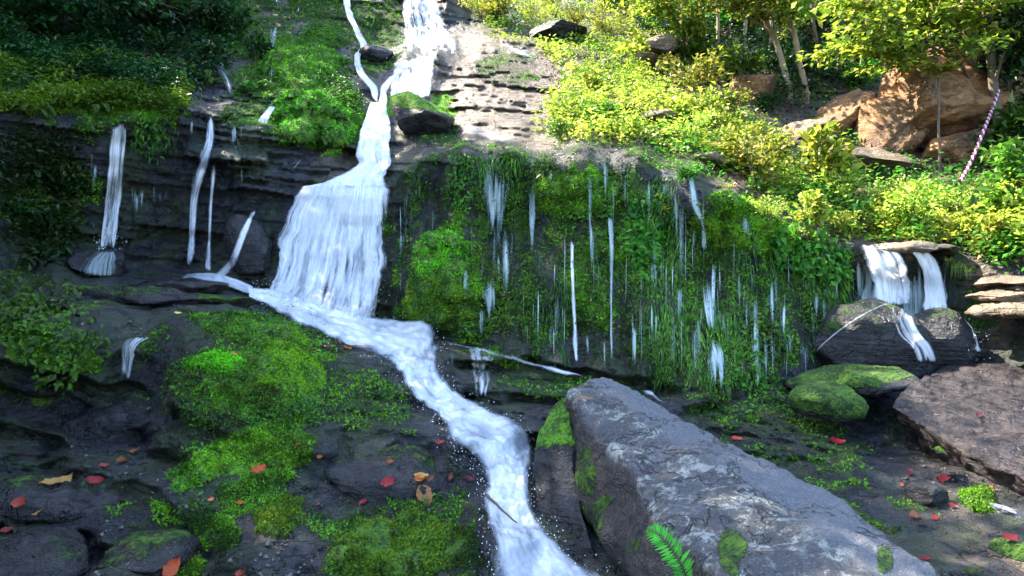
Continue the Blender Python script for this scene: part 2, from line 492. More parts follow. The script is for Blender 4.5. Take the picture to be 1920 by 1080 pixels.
# tan bedded rock
pts([(870, 230, 9.7), (940, 245, 9.3), (1000, 255, 9.2), (880, 190, 10.5), (960, 200, 10.3), (1040, 205, 10.2), (880, 140, 11.5), (960, 140, 11.6), (1040, 150, 11.6), (900, 100, 12.8), (1000, 110, 12.8), (920, 60, 14.2), (900, 0, 16.5), (1000, 0, 17.5), (1000, 60, 14.6), (1080, 100, 13.2)])
# sunlit bank
pts([(1050, 250, 9.1), (1150, 240, 9.5), (1150, 180, 10.9), (1150, 120, 12.8), (1150, 0, 17.5), (1250, 270, 9.2), (1250, 200, 10.8), (1250, 100, 14.0), (1300, 0, 18.5), (1350, 320, 8.7), (1350, 250, 10.2), (1400, 380, 8.1), (1420, 180, 13.0), (1500, 400, 8.4), (1500, 320, 9.8), (1500, 250, 11.4), (1500, 190, 13.2), (1500, 100, 15.5), (1500, 0, 19.0)])
pts([(1600, 430, 8.4), (1600, 350, 9.6), (1600, 270, 11.2), (1600, 180, 13.6), (1650, 0, 18.0), (1700, 430, 8.4), (1700, 300, 10.6), (1750, 200, 13.4), (1800, 440, 8.3), (1800, 350, 9.6), (1800, 0, 16.5), (1850, 250, 11.5), (1860, 440, 7.9), (1920, 460, 7.5), (1920, 380, 8.4), (1920, 280, 10.0), (1920, 100, 13.0), (1920, 0, 15.0)])

CPa = np.array(CP, float)
NC = len(CPa)
X = CPa[:, :2] / 1000.0
K = np.sqrt(((X[:, None] - X[None]) ** 2).sum(-1))
A = np.zeros((NC + 3, NC + 3))
A[:NC, :NC] = -K - np.eye(NC) * 0.004
A[:NC, NC] = 1
A[:NC, NC + 1:] = X
A[NC, :NC] = 1
A[NC + 1:, :NC] = X.T
W = np.linalg.solve(A, np.concatenate([np.log(CPa[:, 2]), [0, 0, 0]]))

gx = np.concatenate([np.arange(-900, -60, 24), np.arange(-60, 1980, 3), np.arange(1980, 2821, 24)]).astype(float)
gy = np.concatenate([np.arange(-700, -40, 24), np.arange(-40, 1122, 3), np.arange(1122, 1700, 22)]).astype(float)
GX, GY = np.meshgrid(gx, gy)
q = np.stack([GX.ravel(), GY.ravel()], -1) / 1000.0
D0 = np.empty(len(q))
for s in range(0, len(q), 20000):
    qq = q[s:s + 20000]
    k = np.sqrt(((qq[:, None] - X[None]) ** 2).sum(-1))
    D0[s:s + 20000] = -k @ W[:NC] + W[NC] + qq @ W[NC + 1:]
D0 = np.exp(D0).reshape(GX.shape)


PB = at(GX, GY, D0)
WX = (fbm(PB * 2.2, 4, 61) * 0.42 + fbm(PB * 9, 3, 63) * 0.10) * F / D0
WY = (fbm(PB * 2.2 + 9, 4, 62) * 0.34 + fbm(PB * 9 + 4, 3, 64) * 0.10) * F / D0


def blob(cx, cy, rx, ry, ang=0.0, soft=0.35):
    a = R(ang)
    dx, dy = GX - cx + WX, GY - cy + WY
    u = (dx * math.cos(a) + dy * math.sin(a)) / rx
    v = (-dx * math.sin(a) + dy * math.cos(a)) / ry
    r = np.sqrt(u * u + v * v)
    return 1 - sstep(1 - soft, 1 + soft, r)


def blobs(L):
    o = np.zeros_like(GX)
    for t in L:
        s = t[5] if len(t) > 5 else 1.0
        o = np.maximum(o, blob(*t[:5]) * s)
    return o


P0 = at(GX, GY, D0)
lipY = np.interp(GX, LX, LY)
footY = np.interp(GX, FX, FY)
wall = sstep(0, 25, GY - lipY) * (1 - sstep(-20, 10, GY - footY)) * sstep(725, 745, GX) * (1 - sstep(1780, 1850, GX))
lwall = sstep(215, 240, GY) * (1 - sstep(490, 520, GY)) * (1 - sstep(440, 480, GX))
MOSSY = np.maximum(sstep(1.3, 0.7, np.hypot((GX - 470) / 150, (GY - 690) / 130)), sstep(1.3, 0.7, np.hypot((GX - 760) / 150, (GY - 1040) / 100)))
bank = (GY < lipY + 5) * sstep(980, 1080, GX + (GY - 250) * 0.3)
# layered beds: every bed juts out by its own amount
zz = P0[..., 2] + 0.10 * P0[..., 0] - 0.05 * P0[..., 1] + 0.10 * fbm(P0 * 0.8, 3, 5)


def beds(h, s, cell):
    b_ = np.floor(zz / h)
    f_ = zz / h - b_
    c_ = np.floor(P0[..., 0] / cell + _hash(b_, b_ * 0, b_ * 0, s) * 7 + 0.5 * fbm(P0 * 1.3, 2, s))
    r0 = _hash(b_, c_, b_ * 0, s + 1)
    return (r0 - 0.5) * (1 - 0.45 * sstep(0.75, 1.0, f_)) + 0.25 * (0.5 - f_)


fg = sstep(600, 760, GY) * (1 - sstep(1500, 1650, GX) * 0.4)
bed_amt = 0.05 * (1 - 0.8 * fg) + 0.10 * blobs([(560, 290, 220, 90, 25), (980, 170, 150, 90, 5, 0.5), (250, 560, 260, 50, 0), (480, 270, 150, 80, 20), (1700, 250, 200, 120, 0, 0.8)]) + 0.05 * lwall
flute = fbm(np.stack([P0[..., 0] * 5.0, P0[..., 1] * 2.0, P0[..., 2] * 0.8], -1), 4, 31)
rough_ = fbm(P0 * 1.6, 5, 41)
fine = fbm(P0 * 7.0, 4, 51)
disp = bed_amt * (beds(0.16, 3, 0.9) + 0.6 * beds(0.06, 9, 0.45)) * (1 - 0.55 * wall)
crag = ridged(P0 * np.array([1.1, 1.1, 2.2]) + 0.4 * fbm(P0 * 2, 2, 8)[..., None], 4, 71) - 0.62
lump = fbm(P0 * 3.2, 4, 73)
nb = np.cross(np.gradient(P0, axis=1), np.gradient(P0, axis=0))
nb /= np.linalg.norm(nb, axis=-1, keepdims=True) + 1e-9
rv = ray(GX, GY)
rv /= np.linalg.norm(rv, axis=-1, keepdims=True)
gain = 1 / np.clip(np.abs((nb * rv).sum(-1)), 0.28, 1)
big = fbm(P0 * 1.1 + 3, 3, 75)
st = P0[..., 2] + 0.22 * P0[..., 0] * sstep(2.5, -2.5, P0[..., 0]) + 0.16 * fbm(P0 * np.array([0.9, 0.9, 0.3]), 4, 81) + 0.03 * fbm(P0 * 5, 3, 82)


def terrace(h):
    f_ = st / h - np.floor(st / h)
    return (sstep(0.62, 0.98, f_) - f_) * h


ter = 0.85 * terrace(0.20) + 0.5 * terrace(0.075)
fgm = sstep(520, 580, GY) * (1 - wall)
disp = disp + fgm * gain * ter * (1 - 0.5 * MOSSY) * sstep(-0.35, 0.15, fbm(P0 * 0.9 + 20, 2, 83))
disp = disp + fg * gain * (0.11 * crag + 0.075 * lump + 0.07 * big + 0.02 * fbm(P0 * 14, 3, 77)) * (1 - 0.6 * MOSSY)
disp = disp + wall * (0.14 * flute + 0.16 * rough_ + 0.12 * big) + (1 - wall) * 0.10 * rough_ * (0.5 + 0.5 * (P0[..., 1] > 8)) + 0.022 * fine
scale_d = np.clip(D0 / 6.0, 0.5, 2.0)
D1 = D0 - disp * scale_d
PT = at(GX, GY, D1)

# where moss grows (ellipses in image pixels, laid on the rock) and how bright a kind it is
MOSS = blobs([(470, 740, 190, 170, 20, .52), (640, 740, 150, 80, 10, .5), (760, 1000, 200, 120, 0, .5), (300, 980, 200, 80, 0, .45), (1000, 460, 320, 200, 0, .56), (1350, 560, 260, 190, 10, .58), (1450, 860, 240, 120, 30, .46), (470, 690, 130, 100, 20), (480, 850, 110, 45, 0), (540, 660, 90, 70, 30), (100, 650, 120, 60, 10), (60, 590, 110, 25, 0, 0.8), (500, 870, 80, 30, -20), (410, 1000, 45, 35, 0), (525, 970, 52, 38, -20), (355, 1065, 30, 25, 0), (250, 1060, 70, 40, 0, .55),
              (760, 1040, 140, 80, -20), (700, 640, 60, 25, 0, .5), (640, 740, 120, 40, 10, .55), (600, 650, 60, 60, 0, .5),
              (600, 225, 100, 60, 0), (560, 130, 90, 60, 0, .8), (790, 215, 70, 45, 20), (820, 275, 40, 25, 0, .8), (690, 110, 30, 40, 0, .7), (710, 50, 60, 50, 0, .8), (480, 190, 50, 50, 0, .8), (640, 50, 60, 40, 0, .7), (600, 20, 90, 30, 0, .7), (500, 60, 60, 40, 0, .6),
              (820, 510, 75, 75, 0), (820, 580, 80, 45, 0, .9), (1060, 370, 90, 80, 0, .85), (1100, 530, 60, 110, 0, .75), (1010, 580, 70, 80, 0, .65), (1200, 450, 70, 120, 0, .75), (1230, 600, 120, 100, 20, .6), (950, 480, 40, 90, 0, .4), (1330, 560, 90, 120, 0, .65), (1430, 600, 80, 140, 0, .75), (1420, 440, 110, 60, 25, .9), (1560, 560, 70, 100, 0, .6), (880, 330, 60, 60, 0, .6), (990, 690, 140, 35, 15, .6), (1080, 740, 120, 30, 10, .6),
              (200, 200, 160, 40, 0), (80, 370, 90, 60, 0, .7), (120, 130, 140, 70, 10, .7), (1250, 280, 160, 40, 15, .8), (950, 130, 60, 40, 10, .5), (1620, 1000, 60, 90, -35, .6), (1560, 900, 60, 70, -40, .55), (1480, 800, 120, 30, 15, .6), (1700, 930, 120, 60, 30, .35), (1850, 570, 80, 50, 0, .6), (1350, 770, 90, 25, 10, .6)])
flf = fbm(np.stack([PB[..., 0] * 7.0, PB[..., 1] * 2.0, PB[..., 2] * 1.3], -1), 3, 35)
MOSS = np.clip(MOSS + wall * MOSS * (0.75 * flf - 0.10), 0, 1)
LIME = blobs([(510, 690, 90, 55, 20), (480, 850, 110, 40, 0), (420, 680, 70, 25, 0), (100, 650, 120, 60, 10, .8), (600, 225, 100, 60, 0, .8), (790, 205, 70, 40, 20), (820, 510, 70, 70, 0, .9), (1080, 360, 60, 60, 0), (1120, 540, 50, 90, 0, .6), (1210, 440, 50, 90, 0, .6), (1420, 420, 110, 50, 25, 1), (560, 130, 90, 60, 0, .6), (240, 190, 130, 35, 0, .6), (760, 1060, 100, 60, -20, .5), (525, 970, 52, 38, -20, .4)])
TAN = blobs([(960, 160, 130, 75, 5, .9), (930, 240, 120, 35, 10, .8), (1000, 100, 150, 40, 10, .9), (830, 160, 50, 60, 0, .5), (1250, 170, 200, 120, 20, .9), (1500, 300, 250, 90, 10, .8), (1700, 380, 250, 90, 0, .8), (1880, 560, 90, 80, 0, .8), (1700, 465, 110, 18, 5, .8), (1800, 900, 130, 80, 25, .2), (1250, 290, 160, 22, 12, .4), (100, 610, 90, 15, 0, .4), (640, 310, 60, 22, 25, .4), (1900, 1020, 80, 60, 0, .25)])
SOIL = blobs([(1400, 80, 420, 120, 0, 1), (1800, 150, 300, 150, 0, 1), (150, 60, 260, 120, 0, .9), (300, 20, 200, 80, 0, .9), (1750, 280, 150, 60, 0, .7), (1500, -300, 1800, 330, 0, 1)])
idx = np.arange(GX.size).reshape(GX.shape)
faces = np.stack([idx[:-1, :-1], idx[1:, :-1], idx[1:, 1:], idx[:-1, 1:]], -1).reshape(-1, 4)
terr = link('terrain', mesh_np('terrain', PT.reshape(-1, 3), faces, M_ROCK, attrs=dict(moss=MOSS, lime=LIME, tan=TAN, soil=SOIL)))
tag(terr, 'dark wet bedrock of ledges and walls rising as a hillside with moss patches', 'rock face', kind='structure')

# the ground that the hillside stands on, out to the horizon
gm = bmesh.new()
bmesh.ops.create_circle(gm, cap_ends=True, segments=64, radius=900)
gme = bpy.data.meshes.new('ground')
gm.to_mesh(gme)
gme.materials.append(plain('forest_floor', (0.05, 0.045, 0.03), 0.95))
tag(link('ground', gme, loc=(0, 0, CAMZ - 2.2)), 'dark forest floor around the falls', 'ground', kind='structure')

# ------------------------------------------------------------------ picking points on what has been built
BV = []


def add_bvh(o):
    mw = o.matrix_basis
    if o.parent: mw = o.parent.matrix_basis @ mw
    me = o.data
    BV.append(BVHTree.FromPolygons([mw @ v.co for v in me.vertices], [list(p.vertices) for p in me.polygons]))


def gi(px, py):
    """fractional terrain grid indices of an image pixel"""
    px = np.asarray(px, float); py = np.asarray(py, float)
    fx = np.interp(px, gx, np.arange(len(gx))); fy = np.interp(py, gy, np.arange(len(gy)))
    return fx, fy


def samp(G, px, py):
    fx, fy = gi(px, py)
    x0 = np.clip(np.floor(fx).astype(int), 0, len(gx) - 2); y0 = np.clip(np.floor(fy).astype(int), 0, len(gy) - 2)
    u, v = fx - x0, fy - y0
    return (G[y0, x0] * (1 - u) + G[y0, x0 + 1] * u) * (1 - v) + (G[y0 + 1, x0] * (1 - u) + G[y0 + 1, x0 + 1] * u) * v


def tpoint(px, py, off=0.0):
    return at(px, py, samp(D1, px, py) - off)


def normals_of(P):
    a = np.gradient(P, axis=0); b_ = np.gradient(P, axis=1)
    n = np.cross(a, b_)
    n /= np.linalg.norm(n, axis=-1, keepdims=True) + 1e-9
    return n * np.sign(-(n * ray(GX, GY)).sum(-1, keepdims=True))


NRM = normals_of(PT)


def tnormal(px, py):
    n = np.stack([samp(NRM[..., k], px, py) for k in range(3)], -1)
    return n / (np.linalg.norm(n, axis=-1, keepdims=True) + 1e-9)


ORG = Vector((0, 0, CAMZ))


def pick(px, py):
    """nearest built surface on a bearing: point, normal"""
    d = Vector(ray(px, py)).normalized()
    best, bn, bd = None, None, 1e9
    for t in BV:
        h = t.ray_cast(ORG, d)
        if h[0] is not None and h[3] < bd:
            best, bn, bd = h[0], h[1], h[3]
    tp = Vector(tpoint(px, py))
    if best is None or (tp - ORG).length < bd:
        return tp, Vector(tnormal(px, py))
    if bn.dot(d) > 0: bn = -bn
    return best, bn


# ------------------------------------------------------------------ builders
def leaves_geo(P, D, N, L, Wd, fold=0.25, droop=0.0):
    """one folded four cornered leaf per point: base, left, tip, right"""
    P, D, N = (np.asarray(a, float) for a in (P, D, N))
    D = D / (np.linalg.norm(D, axis=-1, keepdims=True) + 1e-9)
    S = np.cross(D, N)
    S /= np.linalg.norm(S, axis=-1, keepdims=True) + 1e-9
    U = np.cross(S, D)
    L = np.broadcast_to(np.asarray(L, float), (len(P),))[:, None]
    Wd = np.broadcast_to(np.asarray(Wd, float), (len(P),))[:, None]
    mid = P + D * L * 0.42
    a = mid + S * Wd / 2 + U * Wd * fold
    c = mid - S * Wd / 2 + U * Wd * fold
    tip = P + D * L - U * L * droop
    V = np.stack([P, a, tip, c], 1).reshape(-1, 3)
    i = np.arange(len(P))[:, None] * 4
    T = np.concatenate([i + [[0, 2, 1]], i + [[0, 3, 2]]], 0)
    return V, T


def leaf_mesh(name, P, D, N, L, Wd, mat, fold=0.25, droop=0.1, tint=None, origin=(0, 0, 0)):
    V, T = leaves_geo(P, D, N, L, Wd, fold, droop)
    t = rng.random(len(P)) if tint is None else tint
    return mesh_np(name, V - np.asarray(origin), T, mat, smooth=False, attrs=dict(tint=np.repeat(t, 4)))


def tube_geo(path, rad, k=6, cap=True):
    path = np.asarray(path, float)
    rad = np.broadcast_to(np.asarray(rad, float), (len(path),))
    tn = np.gradient(path, axis=0)
    tn /= np.linalg.norm(tn, axis=1, keepdims=True) + 1e-9
    up = np.array([0.31, 0.94, 0.12])
    s = np.cross(tn, up)
    s /= np.linalg.norm(s, axis=1, keepdims=True) + 1e-9
    u = np.cross(s, tn)
    a = np.linspace(0, 2 * math.pi, k, endpoint=False)
    V = (path[:, None] + rad[:, None, None] * (s[:, None] * np.cos(a)[None, :, None] + u[:, None] * np.sin(a)[None, :, None])).reshape(-1, 3)
    n = len(path)
    i = np.arange((n - 1) * k).reshape(n - 1, k)
    j = np.roll(i, -1, axis=1)
    Fq = np.stack([i, j, j + k, i + k], -1).reshape(-1, 4)
    return V, Fq


def join_geo(L):
    Vs, Fs, o = [], [], 0
    for V, Fq in L:
        Vs.append(V)
        Fs.append(np.asarray(Fq) + o)
        o += len(V)
    return np.concatenate(Vs), np.concatenate(Fs)


def spline(pts_, n):
    p = np.asarray(pts_, float)
    t = np.linspace(0, len(p) - 1, n)
    i = np.clip(np.floor(t).astype(int), 0, len(p) - 2)
    f = (t - i)[:, None]
    g = lambda k: p[np.clip(k, 0, len(p) - 1)]
    a, b_, c, d = g(i - 1), g(i), g(i + 1), g(i + 2)
    return 0.5 * (2 * b_ + (c - a) * f + (2 * a - 5 * b_ + 4 * c - d) * f ** 2 + (3 * b_ - a - 3 * c + d) * f ** 3)


def unit(v):
    return v / (np.linalg.norm(v, axis=-1, keepdims=True) + 1e-9)


def inpoly(px, py, poly):
    c = np.zeros(np.shape(px), bool)
    n = len(poly)
    for i in range(n):
        x1, y1 = poly[i]
        x2, y2 = poly[(i + 1) % n]
        if y1 == y2: continue
        k = ((y1 > py) != (y2 > py)) & (px < (x2 - x1) * (py - y1) / (y2 - y1) + x1)
        c ^= k
    return c


def scatter(poly, n):
    xs = [p[0] for p in poly]; ys = [p[1] for p in poly]
    px = rng.uniform(min(xs), max(xs), n * 4); py = rng.uniform(min(ys), max(ys), n * 4)
    k = inpoly(px, py, poly)
    return px[k][:n], py[k][:n]


# ------------------------------------------------------------------ unseen trees added for shade, crowns shaped to shadow the outline below
SHADE = [(-900, -700), (690, -700), (700, 0), (715, 110), (800, 190), (845, 215), (850, 268), (1000, 287), (1200, 300), (1320, 340), (1400, 412), (1440, 440), (1520, 458), (1600, 470), (1760, 485),
         (1835, 510), (1820, 610), (1700, 680), (1690, 770), (1790, 840), (1740, 900), (1860, 1000), (1900, 1120), (1900, 1700), (-900, 1700)]
inside = inpoly(GX, GY, SHADE)
HC = CAMZ + 9.5
tt = (HC - PT[..., 2]) / SUNV.z
CX = PT[..., 0] + SUNV.x * tt
CY = PT[..., 1] + SUNV.y * tt
cell = 0.35
sub = (slice(None, None, 2), slice(None, None, 2))
ci = np.floor(CX[sub] / cell).astype(int).ravel(); cj = np.floor(CY[sub] / cell).astype(int).ravel()
ins = inside[sub].ravel()
okh = (PT[..., 2][sub].ravel() < HC - 1)
shade_cells = set(zip(ci[ins & okh].tolist(), cj[ins & okh].tolist()))
lit_cells = set(zip(ci[~ins & okh].tolist(), cj[~ins & okh].tolist()))
cells = np.array(sorted(shade_cells - lit_cells))
cc = (cells + 0.5) * cell
cc = cc[(cc[:, 0] > -26) & (cc[:, 0] < 8) & (cc[:, 1] > -2) & (cc[:, 1] < 34)]
SHADE_TREES = [(-10.5, 9.5), (-9.6, 13.8), (-13.5, 12.0), (-15.0, 18.0), (-12.5, 6.0), (-13.5, 23.0)]
PA = np.array(SHADE_TREES)
tx, ty = GX[sub].ravel(), GY[sub].ravel()
thin = (np.hypot((tx - 230) / 170, (ty - 185) / 40) < 1) | (np.hypot((tx - 590) / 90, (ty - 215) / 60) < 1) | (np.hypot((tx - 790) / 70, (ty - 210) / 40) < 1)
thin_cells = set(zip(ci[thin].tolist(), cj[thin].tolist()))
own = ((cc[:, None] - PA[None]) ** 2).sum(-1).argmin(1)


def build_canopy():
    words = ['nearest the water', 'behind the mossy ledge', 'in the middle of the bank', 'high up the bank', 'closest to the camera', 'farthest up the slope']
    for k, (bx, by) in enumerate(SHADE_TREES):
        c = cc[own == k]
        if not len(c): continue
        bpx = 960 + F * bx / by
        z0 = float(at(bpx, 540, by)[2]) - 0.2 + (0.28 * by - 1.8)
        root = empty('unseen_shade_tree', (bx, by, z0))
        tag(root, 'unseen broadleaf tree added for shade on the left bank, ' + words[k], 'tree', 'unseen shade trees on the left bank')
        top = np.array([c[:, 0].mean(), c[:, 1].mean(), HC - 1.0])
        trunk = spline([(bx, by, z0 - 0.4), (bx + 0.1, by, z0 + 2.5), (bx * 0.8 + top[0] * 0.2, by * 0.8 + top[1] * 0.2, HC * 0.7), (bx * 0.5 + top[0] * 0.5, by * 0.5 + top[1] * 0.5, HC - 1.2)], 16)
        geo = [tube_geo(trunk, np.linspace(0.28, 0.10, 16), 9)]
        for j in range(12):
            e = c[rng.integers(len(c))]
            s = trunk[rng.integers(9, 16)]
            geo.append(tube_geo(spline([s, (s + np.array([e[0], e[1], HC])) / 2 + [0, 0, 0.3], (e[0], e[1], HC)], 8), np.linspace(0.08, 0.02, 8), 5))
        V, Fq = join_geo(geo)
        obj_world('trunk', V, Fq, M_BARK, root)
        n = 60
        few = np.array([(math.floor(a / cell), math.floor(e / cell)) in thin_cells for a, e in c])
        px_ = np.repeat(c, np.where(few, 3, n), 0)
        P = np.c_[px_ + rng.uniform(-0.26, 0.26, (len(px_), 2)), HC + rng.normal(0, 0.35, len(px_))]
        gap = vnoise(np.c_[P[:, :2] * 1.1, P[:, 2] * 0 + k], 77)
        
        D = rng.normal(0, 1, P.shape) * [1, 1, 0.35]
        N = np.array([0, 0, 1]) + rng.normal(0, 0.45, P.shape)
        lk = rng.uniform(0.12, 0.22, len(P))
        link('crown', leaf_mesh('crown', P, D, N, lk, lk * 0.62, L_CROWN, origin=root.location), root)


build_canopy()


# ------------------------------------------------------------------ boulders
def boulder_geo(size, seed, cuts=9, sub=5, rough=0.06, flat=0.62, beds_=0.0):
    bm = bmesh.new()
    bmesh.ops.create_icosphere(bm, subdivisions=sub, radius=1)
    V = np.array([v.co[:] for v in bm.verts])
    T = np.array([[v.index for v in f.verts] for f in bm.faces])
    bm.free()
    r = np.random.default_rng(seed)
    for k in range(cuts):
        n = unit(r.normal(0, 1, 3))
        h = r.uniform(flat, flat + 0.3)
        d = V @ n - h
        V = V - np.where(d > 0, d, 0)[:, None] * n * 0.92
    V = V * size
    nn = unit(V / np.asarray(size) ** 2)
    mx = max(size)
    V = V + nn * (mx * rough * (fbm(V * 2.2 / mx + seed, 5, seed) * 1.4 + 0.45 * fbm(V * 9 / mx, 4, seed + 9) - 0.5 * ridged(V * 4.5 / mx, 3, seed + 4) + 0.3))[:, None]
    if beds_:
        h = mx * 0.17
        b_ = np.floor(V[:, 2] / h + fbm(V * 1.2 / mx, 2, seed) * 1.0)
        V[:, :2] *= (1 + beds_ * (_hash(b_, b_ * 0, b_ * 0, seed) - 0.5))[:, None]
    return V, T, nn


def boulder(name, label, px, py, d, size_px, depth, rot, seed, mat, moss=0.0, lime=0.5, cuts=9, rough=0.06, flat=0.62, beds_=0.0, mossn=0.45, cat='boulder', group=None, sub=5, tan=0.0):
    c = at(px, py, d)
    sx, sz = size_px[0] * d / F, size_px[1] * d / F
    V, T, nn = boulder_geo((sx, depth, sz), seed, cuts, sub, rough, flat, beds_)
    m = np.array(Matrix.Rotation(R(rot[1]), 3, 'Y') @ Matrix.Rotation(R(rot[2]), 3, 'Z') @ Matrix.Rotation(R(rot[0]), 3, 'X'))
    V = V @ m.T
    nn = nn @ m.T
    W_ = V + c
    ms = np.zeros(len(V))
    if moss:
        ms = moss * sstep(mossn - 0.3, mossn + 0.3, nn[:, 2] + 0.5 * fbm(W_ * 2.5, 4, seed))
    o = obj_world(name, W_, T, mat, attrs=dict(moss=ms, lime=np.full(len(V), lime), tan=np.full(len(V), tan), soil=np.zeros(len(V))))
    tag(o, label, cat, group)
    add_bvh(o)
    return o


def loft(name, label, rings, mat, nu, nv, amp, seed, cat, mossf=None, parent=None, attrs_extra=None, fscale=1.0, rnd=3):
    """rings of image pixels with chosen depths, joined along the rock; closed section"""
    Rg = np.array([[at(*p) for p in r] for r in rings])       # rings x pts x 3
    nr, npt = Rg.shape[:2]
    sec = []
    for r in Rg:
        q_ = np.concatenate([r, r[:1]], 0)
        t = np.linspace(0, npt, nu, endpoint=False)
        i = np.floor(t).astype(int)
        f = (t - i)[:, None]
        c_ = q_[i] * (1 - f) + q_[i + 1] * f
        for _ in range(rnd):
            c_ = sum(np.roll(c_, k_, 0) for k_ in range(-2, 3)) / 5
        sec.append(c_)
    sec = np.array(sec)
    t = np.linspace(0, nr - 1, nv)
    i = np.clip(np.floor(t).astype(int), 0, nr - 2)
    f = (t - i)[:, None, None]
    G = sec[i] * (1 - f) + sec[i + 1] * f
    c = G.mean(1, keepdims=True)
    n = np.cross(np.gradient(G, axis=0), np.roll(G, -1, 1) - np.roll(G, 1, 1))
    n = unit(n)
    n *= np.sign((n * (G - c)).sum(-1).mean())
    G = G + n * (amp * (fbm(G * 1.8 * fscale, 4, seed) + 0.55 * fbm(G * 6 * fscale, 4, seed + 5) + 0.2 * fbm(G * 22, 3, seed + 8)))[..., None]
    idx_ = np.arange(nv * nu).reshape(nv, nu)
    Fq = np.stack([idx_[:-1], np.roll(idx_, -1, 1)[:-1], np.roll(idx_, -1, 1)[1:], idx_[1:]], -1).reshape(-1, 4)
    V = np.concatenate([G.reshape(-1, 3), G[0].mean(0)[None], G[-1].mean(0)[None]])
    e0 = np.stack([np.full(nu, nv * nu), np.roll(idx_[0], -1), idx_[0]], -1)
    e1 = np.stack([np.full(nu, nv * nu + 1), idx_[-1], np.roll(idx_[-1], -1)], -1)
    nn = np.concatenate([n.reshape(-1, 3), [[0, 0, 1], [0, 0, 1]]])
    at_ = dict(moss=np.zeros(len(V)), lime=np.full(len(V), 0.4), tan=np.zeros(len(V)), soil=np.zeros(len(V)))
    col = np.concatenate([np.tile(np.arange(nu) / nu * npt, nv), [0, 0]])
    col = col + 0.22 * fbm(V * 3.0, 4, 88)
    at_['smooth'] = sstep(-0.15, 0.1, col) * (1 - sstep(0.75, 1.1, col)) if len(rings) == 7 else np.zeros(len(V))
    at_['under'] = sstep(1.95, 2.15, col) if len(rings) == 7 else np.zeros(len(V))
    if mossf: at_.update(mossf(V, nn))
    o = obj_world(name, V, [Fq, np.concatenate([e0, e1])], mat, parent, attrs=at_)
    if parent is None: tag(o, label, cat)
    add_bvh(o)
    return o


def px_of(V):
    return 960 + F * V[:, 0] / V[:, 1], 540 - F * (V[:, 2] - CAMZ) / V[:, 1]


# the long grey boulder in front: section = ridge right, bevel edge, crease, undercut, buried
ringsB = [
    [(1132, 706, 5.25), (1100, 712, 5.1), (1068, 738, 4.95), (1062, 790, 5.0), (1090, 860, 5.3), (1180, 800, 5.7)],
    [(1212, 742, 5.05), (1165, 752, 4.75), (1105, 800, 4.6), (1068, 880, 4.75), (1130, 980, 5.1), (1260, 860, 5.5)],
    [(1330, 800, 4.6), (1240, 810, 4.3), (1160, 852, 4.12), (1078, 925, 4.45), (1170, 1060, 4.7), (1380, 920, 5.0)],
    [(1450, 868, 4.1), (1340, 872, 3.8), (1202, 920, 3.72), (1105, 995, 4.12), (1220, 1150, 4.3), (1520, 1010, 4.5)],
    [(1570, 935, 3.6), (1450, 935, 3.35), (1265, 995, 3.25), (1165, 1055, 3.72), (1310, 1260, 3.8), (1680, 1120, 4.0)],
    [(1665, 1010, 3.2), (1560, 1020, 2.95), (1345, 1085, 2.8), (1250, 1150, 3.2), (1430, 1400, 3.3), (1820, 1250, 3.5)],
    [(1790, 1110, 2.8), (1700, 1150, 2.55), (1470, 1230, 2.4), (1390, 1290, 2.75), (1580, 1560, 2.8), (2000, 1400, 3.0)],
]


def moss_big(V, nn):
    x, y = px_of(V)
    nz = fbm(V * 4, 4, 3) * 25
    m = np.zeros(len(V))
    for cx, cy, rx, ry, s in ((1135, 945, 20, 20, .8), (1100, 880, 22, 60, .6), (1370, 1030, 30, 45, .8), (1660, 1050, 20, 30, .7), (1195, 1030, 30, 25, .5), (1110, 990, 40, 60, .55)):
        m = np.maximum(m, s * (1 - sstep(0.6, 1.3, np.hypot((x - cx + nz) / rx, (y - cy + nz) / ry))))
    return dict(moss=m, lime=np.full(len(V), 0.35))


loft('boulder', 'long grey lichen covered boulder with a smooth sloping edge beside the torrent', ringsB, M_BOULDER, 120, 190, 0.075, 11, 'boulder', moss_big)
ringsC = [
    [(1060, 738, 5.0), (1045, 742, 5.05), (1030, 760, 5.1), (1040, 790, 5.2), (1075, 760, 5.2)],
    [(1074, 790, 4.8), (1040, 780, 4.85), (1005, 805, 4.95), (1015, 850, 5.1), (1085, 850, 5.1)],
    [(1080, 870, 4.55), (1035, 860, 4.6), (992, 870, 4.75), (1000, 920, 4.9), (1095, 930, 4.9)],
    [(1095, 950, 4.3), (1055, 955, 4.35), (1005, 950, 4.5), (1020, 1010, 4.6), (1110, 1010, 4.6)],
    [(1120, 1040, 4.1), (1090, 1050, 4.15), (1050, 1045, 4.25), (1060, 1090, 4.3), (1140, 1090, 4.3)],
]


def moss_c(V, nn):
    x, y = px_of(V)
    return dict(moss=(1 - sstep(820, 880, y + fbm(V * 5, 4, 2) * 50)) * 0.95, lime=np.full(len(V), 0.95))


loft('mossy_boulder', 'dark upright rock with a yellow green moss cap, wedged between torrent and grey boulder', ringsC, M_DARKROCK, 80, 90, 0.05, 21, 'boulder', moss_c)

